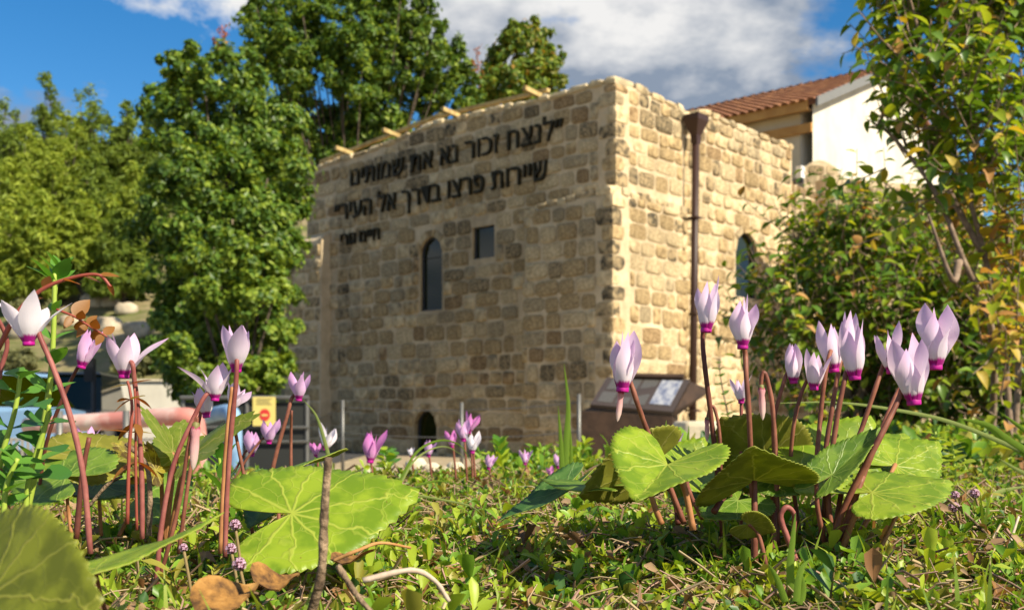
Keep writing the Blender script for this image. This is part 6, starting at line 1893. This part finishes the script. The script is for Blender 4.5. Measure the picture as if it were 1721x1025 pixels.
# green upright plant at the left, with toothed leaves
M_spurge = leafy('fresh_toothed_leaf', (0.055, 0.19, 0.020), (0.15, 0.32, 0.045), .35, .4)
M_spurge_d = leafy('dark_clover_leaf', (0.030, 0.115, 0.018), (0.07, 0.19, 0.03), .28, .4)
M_greenstem = plain('yellow_green_stem', (0.30, 0.40, 0.05), .5, 0, .15, 100)
obov = [ovate(6, .3, .15, .42), ovate(6, .2, .05, .5)]
round_l = [spat(.75, .15, .05), spat(.8, .25, .12)]
sprig('green_sprig', 'upright fresh green sprig rising behind the almost white flower', [P(35, 900, .47), P(60, 790, .47), P(82, 660, .47), P(90, 560, .47), P(92, 450, .47)], 7, .019, [M_spurge], seed=11, rad=(.0018, .0010), stem_m=M_greenstem, tmpl=obov, spread=.8, upf=.6, face=.5)
sprig('green_sprig', 'cluster of young leaves crowning the tallest green sprig', [P(91, 500, .472), P(95, 470, .472), P(99, 448, .472)], 5, .016, [M_spurge], seed=12, rad=(.0012, .0008), stem_m=M_greenstem, tmpl=obov, spread=.7, upf=.8)
sprig('clover_sprig', 'dark round leaved clover sprig in front of the red and white barrier', [P(40, 890, .44), P(50, 800, .44), P(75, 720, .44), P(83, 680, .44)], 4, .017, [M_spurge_d], seed=13, rad=(.0014, .0009), stem_m=M_greenstem, tmpl=round_l, spread=.9, upf=.3, face=.7)
sprig('clover_sprig', 'dark round leaved clover sprig at the left edge over the blue car', [P(-15, 880, .44), P(0, 780, .44), P(25, 690, .44), P(35, 625, .44)], 6, .017, [M_spurge_d, M_spurge], seed=14, rad=(.0014, .0009), stem_m=M_greenstem, tmpl=round_l, spread=.9, upf=.35, face=.7)
sprig('green_sprig', 'low green sprig at the left edge below the barrier', [P(5, 900, .43), P(10, 820, .43), P(30, 770, .43)], 5, .020, [M_spurge], seed=15, rad=(.0014, .0009), stem_m=M_greenstem, tmpl=obov, spread=.9, upf=.5, face=.5)
sprig('green_sprig', 'small green sprig right of the hanging pink bud', [P(375, 870, .6), P(372, 800, .6), P(366, 752, .6)], 5, .020, [M_spurge], seed=16, rad=(.0014, .0008), stem_m=M_greenstem, tmpl=obov, spread=.6, upf=.9)
sprig('leafy_herb', 'bright yellow green herb below the bush at the right', [P(1610, 860, 1.0), P(1605, 800, 1.0), P(1600, 740, 1.0)], 14, .022, [M_gc[1], M_sh_lime], seed=17, rad=(.002, .001), stem_m=M_greenstem, tmpl=round_l, spread=1.0, upf=.3)
sprig('leafy_herb', 'second yellow green herb just right of the marbled leaves', [P(1570, 860, .95), P(1575, 800, .95), P(1572, 725, .95)], 12, .020, [M_gc[1], M_sh_lime], seed=18, rad=(.002, .001), stem_m=M_greenstem, tmpl=round_l, spread=1.0, upf=.3)
sprig('leafy_herb', 'upright green herb on the bed crest between the small cyclamens', [P(842, 800, 1.6), P(842, 770, 1.6), P(840, 745, 1.6)], 8, .032, [M_spurge, M_gc[1]], seed=19, rad=(.003, .001), stem_m=M_greenstem, tmpl=obov, spread=.7, upf=.8)
sprig('leafy_herb', 'round leaved green herb on the crest left of the pale stones', [P(655, 800, 1.7), P(650, 780, 1.7), P(650, 757, 1.7)], 8, .034, [M_spurge, M_gc[1]], seed=20, rad=(.003, .001), stem_m=M_greenstem, tmpl=round_l, spread=.9, upf=.5)

# red-leaved twig (arching) and the red stemmed twig with russet leaflets
M_redleaf = leafy('russet_leaflet', (0.20, 0.085, 0.018), (0.32, 0.145, 0.028), .4, .45, tcol=(1.6, .9, .4))
M_redstem = plain('coral_red_stem', (0.27, 0.06, 0.038), .5, 0, .15, 200)
rd_leaf = [ovate(6, .1, .05, .6), ovate(6, .2, .12, .5)]
sprig('red_twig', 'arching red twig with orange leaflets over the almost white flower', [P(-5, 590, .43), P(30, 525, .43), P(70, 487, .43), P(120, 467, .43), P(165, 462, .43), P(186, 482, .43)], 6, .0095, [M_redleaf], seed=23, rad=(.0011, .0006), stem_m=M_redstem, tmpl=rd_leaf, spread=.55, upf=.9, pairs=False)
sprig('red_twig', 'thin red twig with round russet leaflets hanging before the lilac flower', [P(95, 520, .45), P(125, 532, .45), P(150, 548, .45), P(180, 566, .45)], 5, .0105, [M_redleaf], seed=24, rad=(.0006, .0004), stem_m=M_redstem, tmpl=rd_leaf, spread=1.0, upf=.1, face=1.2)
sprig('red_twig', 'upright coral red twig with olive russet leaflets beside a pink stalk', [P(214, 880, .45), P(217, 760, .45), P(222, 690, .45), P(218, 655, .45), P(214, 640, .45)], 3, .014, [M_redleaf, leafy('olive_russet_leaflet', (.22, .17, .03), (.30, .22, .05), .35)], seed=25, rad=(.0009, .0006), stem_m=M_redstem, tmpl=[ovate(6, .3, .1, .28)], spread=.9, upf=.1)
sprig('red_twig', 'second coral red twig just behind the upright one', [P(230, 890, .455), P(228, 780, .455), P(228, 700, .455), P(226, 650, .455)], 3, .015, [M_redleaf], seed=26, rad=(.0007, .0005), stem_m=M_redstem, tmpl=[ovate(6, .3, .2, .28)], spread=.7, upf=-.3)

# young fig-like seedling with lobed leaves
def lobed_leaf(root, att, tip, roll, mat, seed, width=1.0):
    A, T = P(*att), P(*tip); L = (T - A).length
    y = (T - A).normalized(); z = Vector((0, 0, 1)); z = (z - y * z.dot(y)).normalized(); z = Matrix.Rotation(roll if y.x > 0 else -roll, 3, y) @ z
    Mw = Matrix((y.cross(z), y, z)).transposed().to_4x4(); Mw.translation = A
    n, nr = 96, 6; v, uv, f = [], [], []
    for j in range(nr):
        for i in range(n + 1):
            th = R(-165 + 330 * i / n); a = abs(math.degrees(th))
            r = np.interp(a, (0, 14, 32, 58, 80, 115, 165), (1, .86, .52, .78, .42, .46, .12)) * (1 + .05 * math.sin(i * 2.1)) * j / (nr - 1)
            x, yy = math.sin(th) * r * width, math.cos(th) * r
            v.append((x * L, yy * L, (.10 * abs(x) - .12 * r * r + .04 * math.sin(4 * th + seed) * r) * L)); uv.append((x, yy))
    for j in range(nr - 1):
        for i in range(n): a = j*(n+1)+i; f.append((a, a+n+1, a+n+2, a+1))
    return obj('leaf', mesh('leaf', v, f, mat, None, uv), root, Mw)
M_fig = cyc_leaf_mat('lobed_leaf_olive', (0.17, 0.24, 0.025), (0.23, 0.29, 0.04), (0.36, 0.37, 0.10), .45)
M_figy = cyc_leaf_mat('lobed_leaf_yellowed', (0.10, 0.065, 0.02), (0.34, 0.29, 0.03), (0.42, 0.36, 0.08), .4)
figp = P(275, 850, .56); figp.z = bed_z(figp.x, figp.y)
fig = thing('lobed_seedling', 'seedling with lobed olive green leaves between the two tall stalks', 'plant', figp)
lobed_leaf(fig, (290, 760, .55), (242, 680, .54), R(40), M_fig, 1, .8)
lobed_leaf(fig, (300, 765, .55), (305, 700, .57), R(10), M_fig, 2, .9)
lobed_leaf(fig, (320, 768, .53), (424, 684, .52), R(38), M_fig, 3, .62)
lobed_leaf(fig, (270, 790, .55), (215, 760, .56), R(50), M_figy, 4, .9)
lobed_leaf(fig, (262, 790, .54), (195, 738, .53), R(45), M_figy, 5, .9)
for e in ((290, 760, .55), (300, 765, .55), (320, 768, .53), (270, 790, .55)):
    q = P(*e); MB().tube(spline([figp, figp.lerp(q, .6) + Vector((0, 0, .01)), q], 5), .0012, 6).build('leaf_stalk', M_stalk_ochre, fig, smooth=True)

# grass -----------------------------------------------------------------------
M_grass = leafy('grass_blade_green', (0.13, 0.27, 0.025), (0.26, 0.38, 0.05), .45, .4)
M_grass_pale = leafy('grass_blade_pale', (0.30, 0.40, 0.10), (0.42, 0.48, 0.18), .4, .4)
def blade(root, pts, w_px, mat):
    p = spline([P(*q) for q in pts], 7); v, f = [], []; n = len(p); d = pts[0][2]
    for i in range(n):
        t = (p[min(i+1, n-1)] - p[max(0, i-1)]).normalized(); s_ = t.cross(Vector((0.25, 1, .2))).normalized(); nn = s_.cross(t)
        w = w_px / F * d * (1 - (i / (n - 1)) ** 2 * .95)
        v += [p[i] - s_ * w, p[i] - nn * w * .35, p[i] + s_ * w]
    for i in range(n - 1): a = i*3; f += [(a, a+1, a+4, a+3), (a+1, a+2, a+5, a+4)]
    return wobj('blade', v, f, mat, root)
def tuft(label, blades):
    q = P(*blades[0][0][0]); q.z = bed_z(q.x, q.y)
    root = thing('grass_tuft', label, 'grass', q)
    for (pts, w, m) in blades: blade(root, pts, w, m)
tuft('pair of upright grass blades left of the broad leaves', [([(948, 830, .95), (952, 740, .95), (955, 680, .95), (948, 612, .95)], 6, M_grass), ([(945, 830, .95), (943, 750, .95), (938, 682, .95)], 5, M_grass), ([(957, 830, .96), (960, 770, .96), (957, 700, .96)], 4, M_grass)])
tuft('thin grass blades arching over before the arched opening', [([(668, 815, .9), (700, 760, .9), (740, 740, .9), (775, 750, .9), (795, 785, .9)], 2.2, M_grass), ([(672, 815, .88), (700, 770, .88), (745, 750, .88), (785, 770, .88)], 1.8, M_grass_pale), ([(665, 818, .9), (690, 780, .9), (720, 755, .9)], 2, M_grass)])
tuft('single bent grass blade crossing the pink flower by the wall', [([(560, 800, .66), (548, 750, .66), (532, 700, .66), (510, 672, .66)], 4, M_grass_pale)])
tuft('long pale grass blade sweeping in from the right edge', [([(1800, 800, .8), (1721, 760, .8), (1600, 710, .8), (1500, 688, .8), (1400, 676, .8), (1290, 678, .8)], 4.2, M_grass_pale), ([(1790, 800, .8), (1700, 745, .8), (1660, 715, .8), (1612, 703, .8)], 9, M_grass), ([(1790, 770, .82), (1721, 722, .82), (1680, 692, .82)], 5, M_grass), ([(1790, 820, .85), (1721, 795, .85), (1678, 770, .85)], 5, M_grass_pale)])
tuft('thick pale stem curving over the bed at the right edge', [([(1650, 850, .72), (1680, 826, .72), (1740, 815, .72)], 5, M_grass_pale)])
tuft('slim green blades behind the lilac flower by the desk', [([(1102, 800, .8), (1100, 750, .8), (1102, 715, .8)], 4, M_grass), ([(1118, 800, .8), (1116, 745, .8), (1120, 706, .8)], 5, M_grass), ([(1158, 800, .82), (1156, 750, .82), (1158, 715, .82)], 4, M_grass)])
tuft('grass leaning over the litter right of the big bright leaf', [([(690, 830, .62), (735, 838, .62), (790, 850, .62), (815, 868, .62)], 2.4, M_grass_pale), ([(700, 815, .7), (740, 808, .7), (790, 818, .7)], 2.2, M_grass)])
tuft('bright green shoots in the foreground below the large clump', [([(1330, 990, .43), (1328, 950, .43), (1333, 900, .43), (1337, 862, .43)], 7, M_grass), ([(1338, 1010, .41), (1345, 960, .41), (1365, 935, .41)], 6, M_grass), ([(1320, 1010, .41), (1305, 970, .41), (1290, 945, .41)], 6, M_grass), ([(1345, 1015, .42), (1350, 985, .42), (1340, 940, .42)], 6, M_grass)])

# pale stones along the far edge of the bed, flat kerb stones beyond
M_cream = two_tone('cream_edge_stone', (0.50, 0.43, 0.30), (0.66, 0.60, 0.46), 30, .9, .5, dist=.004)
es = [(616, 790, 15, 'pale stone under the pink cyclamen'), (645, 792, 18, 'broad pale stone on the bed edge left of centre'), (676, 784, 16, 'tan stone on the bed edge below the arched opening'), (700, 770, 20, 'large cream stone just right of the tan one'), (726, 786, 18, 'cream stone below the low lilac cyclamen'),
      (745, 770, 15, 'buff stone right of the arched opening'), (765, 788, 16, 'small cream stone at the foot of the cluster'), (690, 797, 14, 'low cream stone in front of the tan one'), (398, 790, 14, 'cream stone at the foot of the blue post'), (375, 800, 13, 'small cream stone left of the blue post'), (345, 782, 12, 'tiny cream stone by the bent barrier')]
for i, (px, py, r, lab) in enumerate(es):
    d = bed_edge((px - CX) / F * 1.9) - .10 - .05 * (i % 3); c = P(px, py, d); rr = r / F * d
    c.z = max(bed_z(c.x, d) + rr * .45, min(c.z, bed_z(c.x, d) + rr * .9))
    boulder('edge_stone', c, (rr, rr * .8, rr * .75), M_cream, 20 + i, label=lab, cat='stone', group='pale stones edging the bed')
for (px0, px1, py, d, lab) in ((880, 1000, 781, 6.0, 'long pale kerb stone beyond the bed left of the desk'), (1150, 1215, 716, 6.5, 'pale low kerb block to the right of the desk')):
    a, c = P(px0, py, d), P(px1, py, d)
    b = MB(); b.abox(a.x, c.x, d, d + .5, GZ - .05, a.z + .03)
    o = b.build('kerb_stone', M_kerb, None); tag(o, lab, 'kerb')
    bv = o.modifiers.new('bevel', 'BEVEL'); bv.width = .03; bv.segments = 2
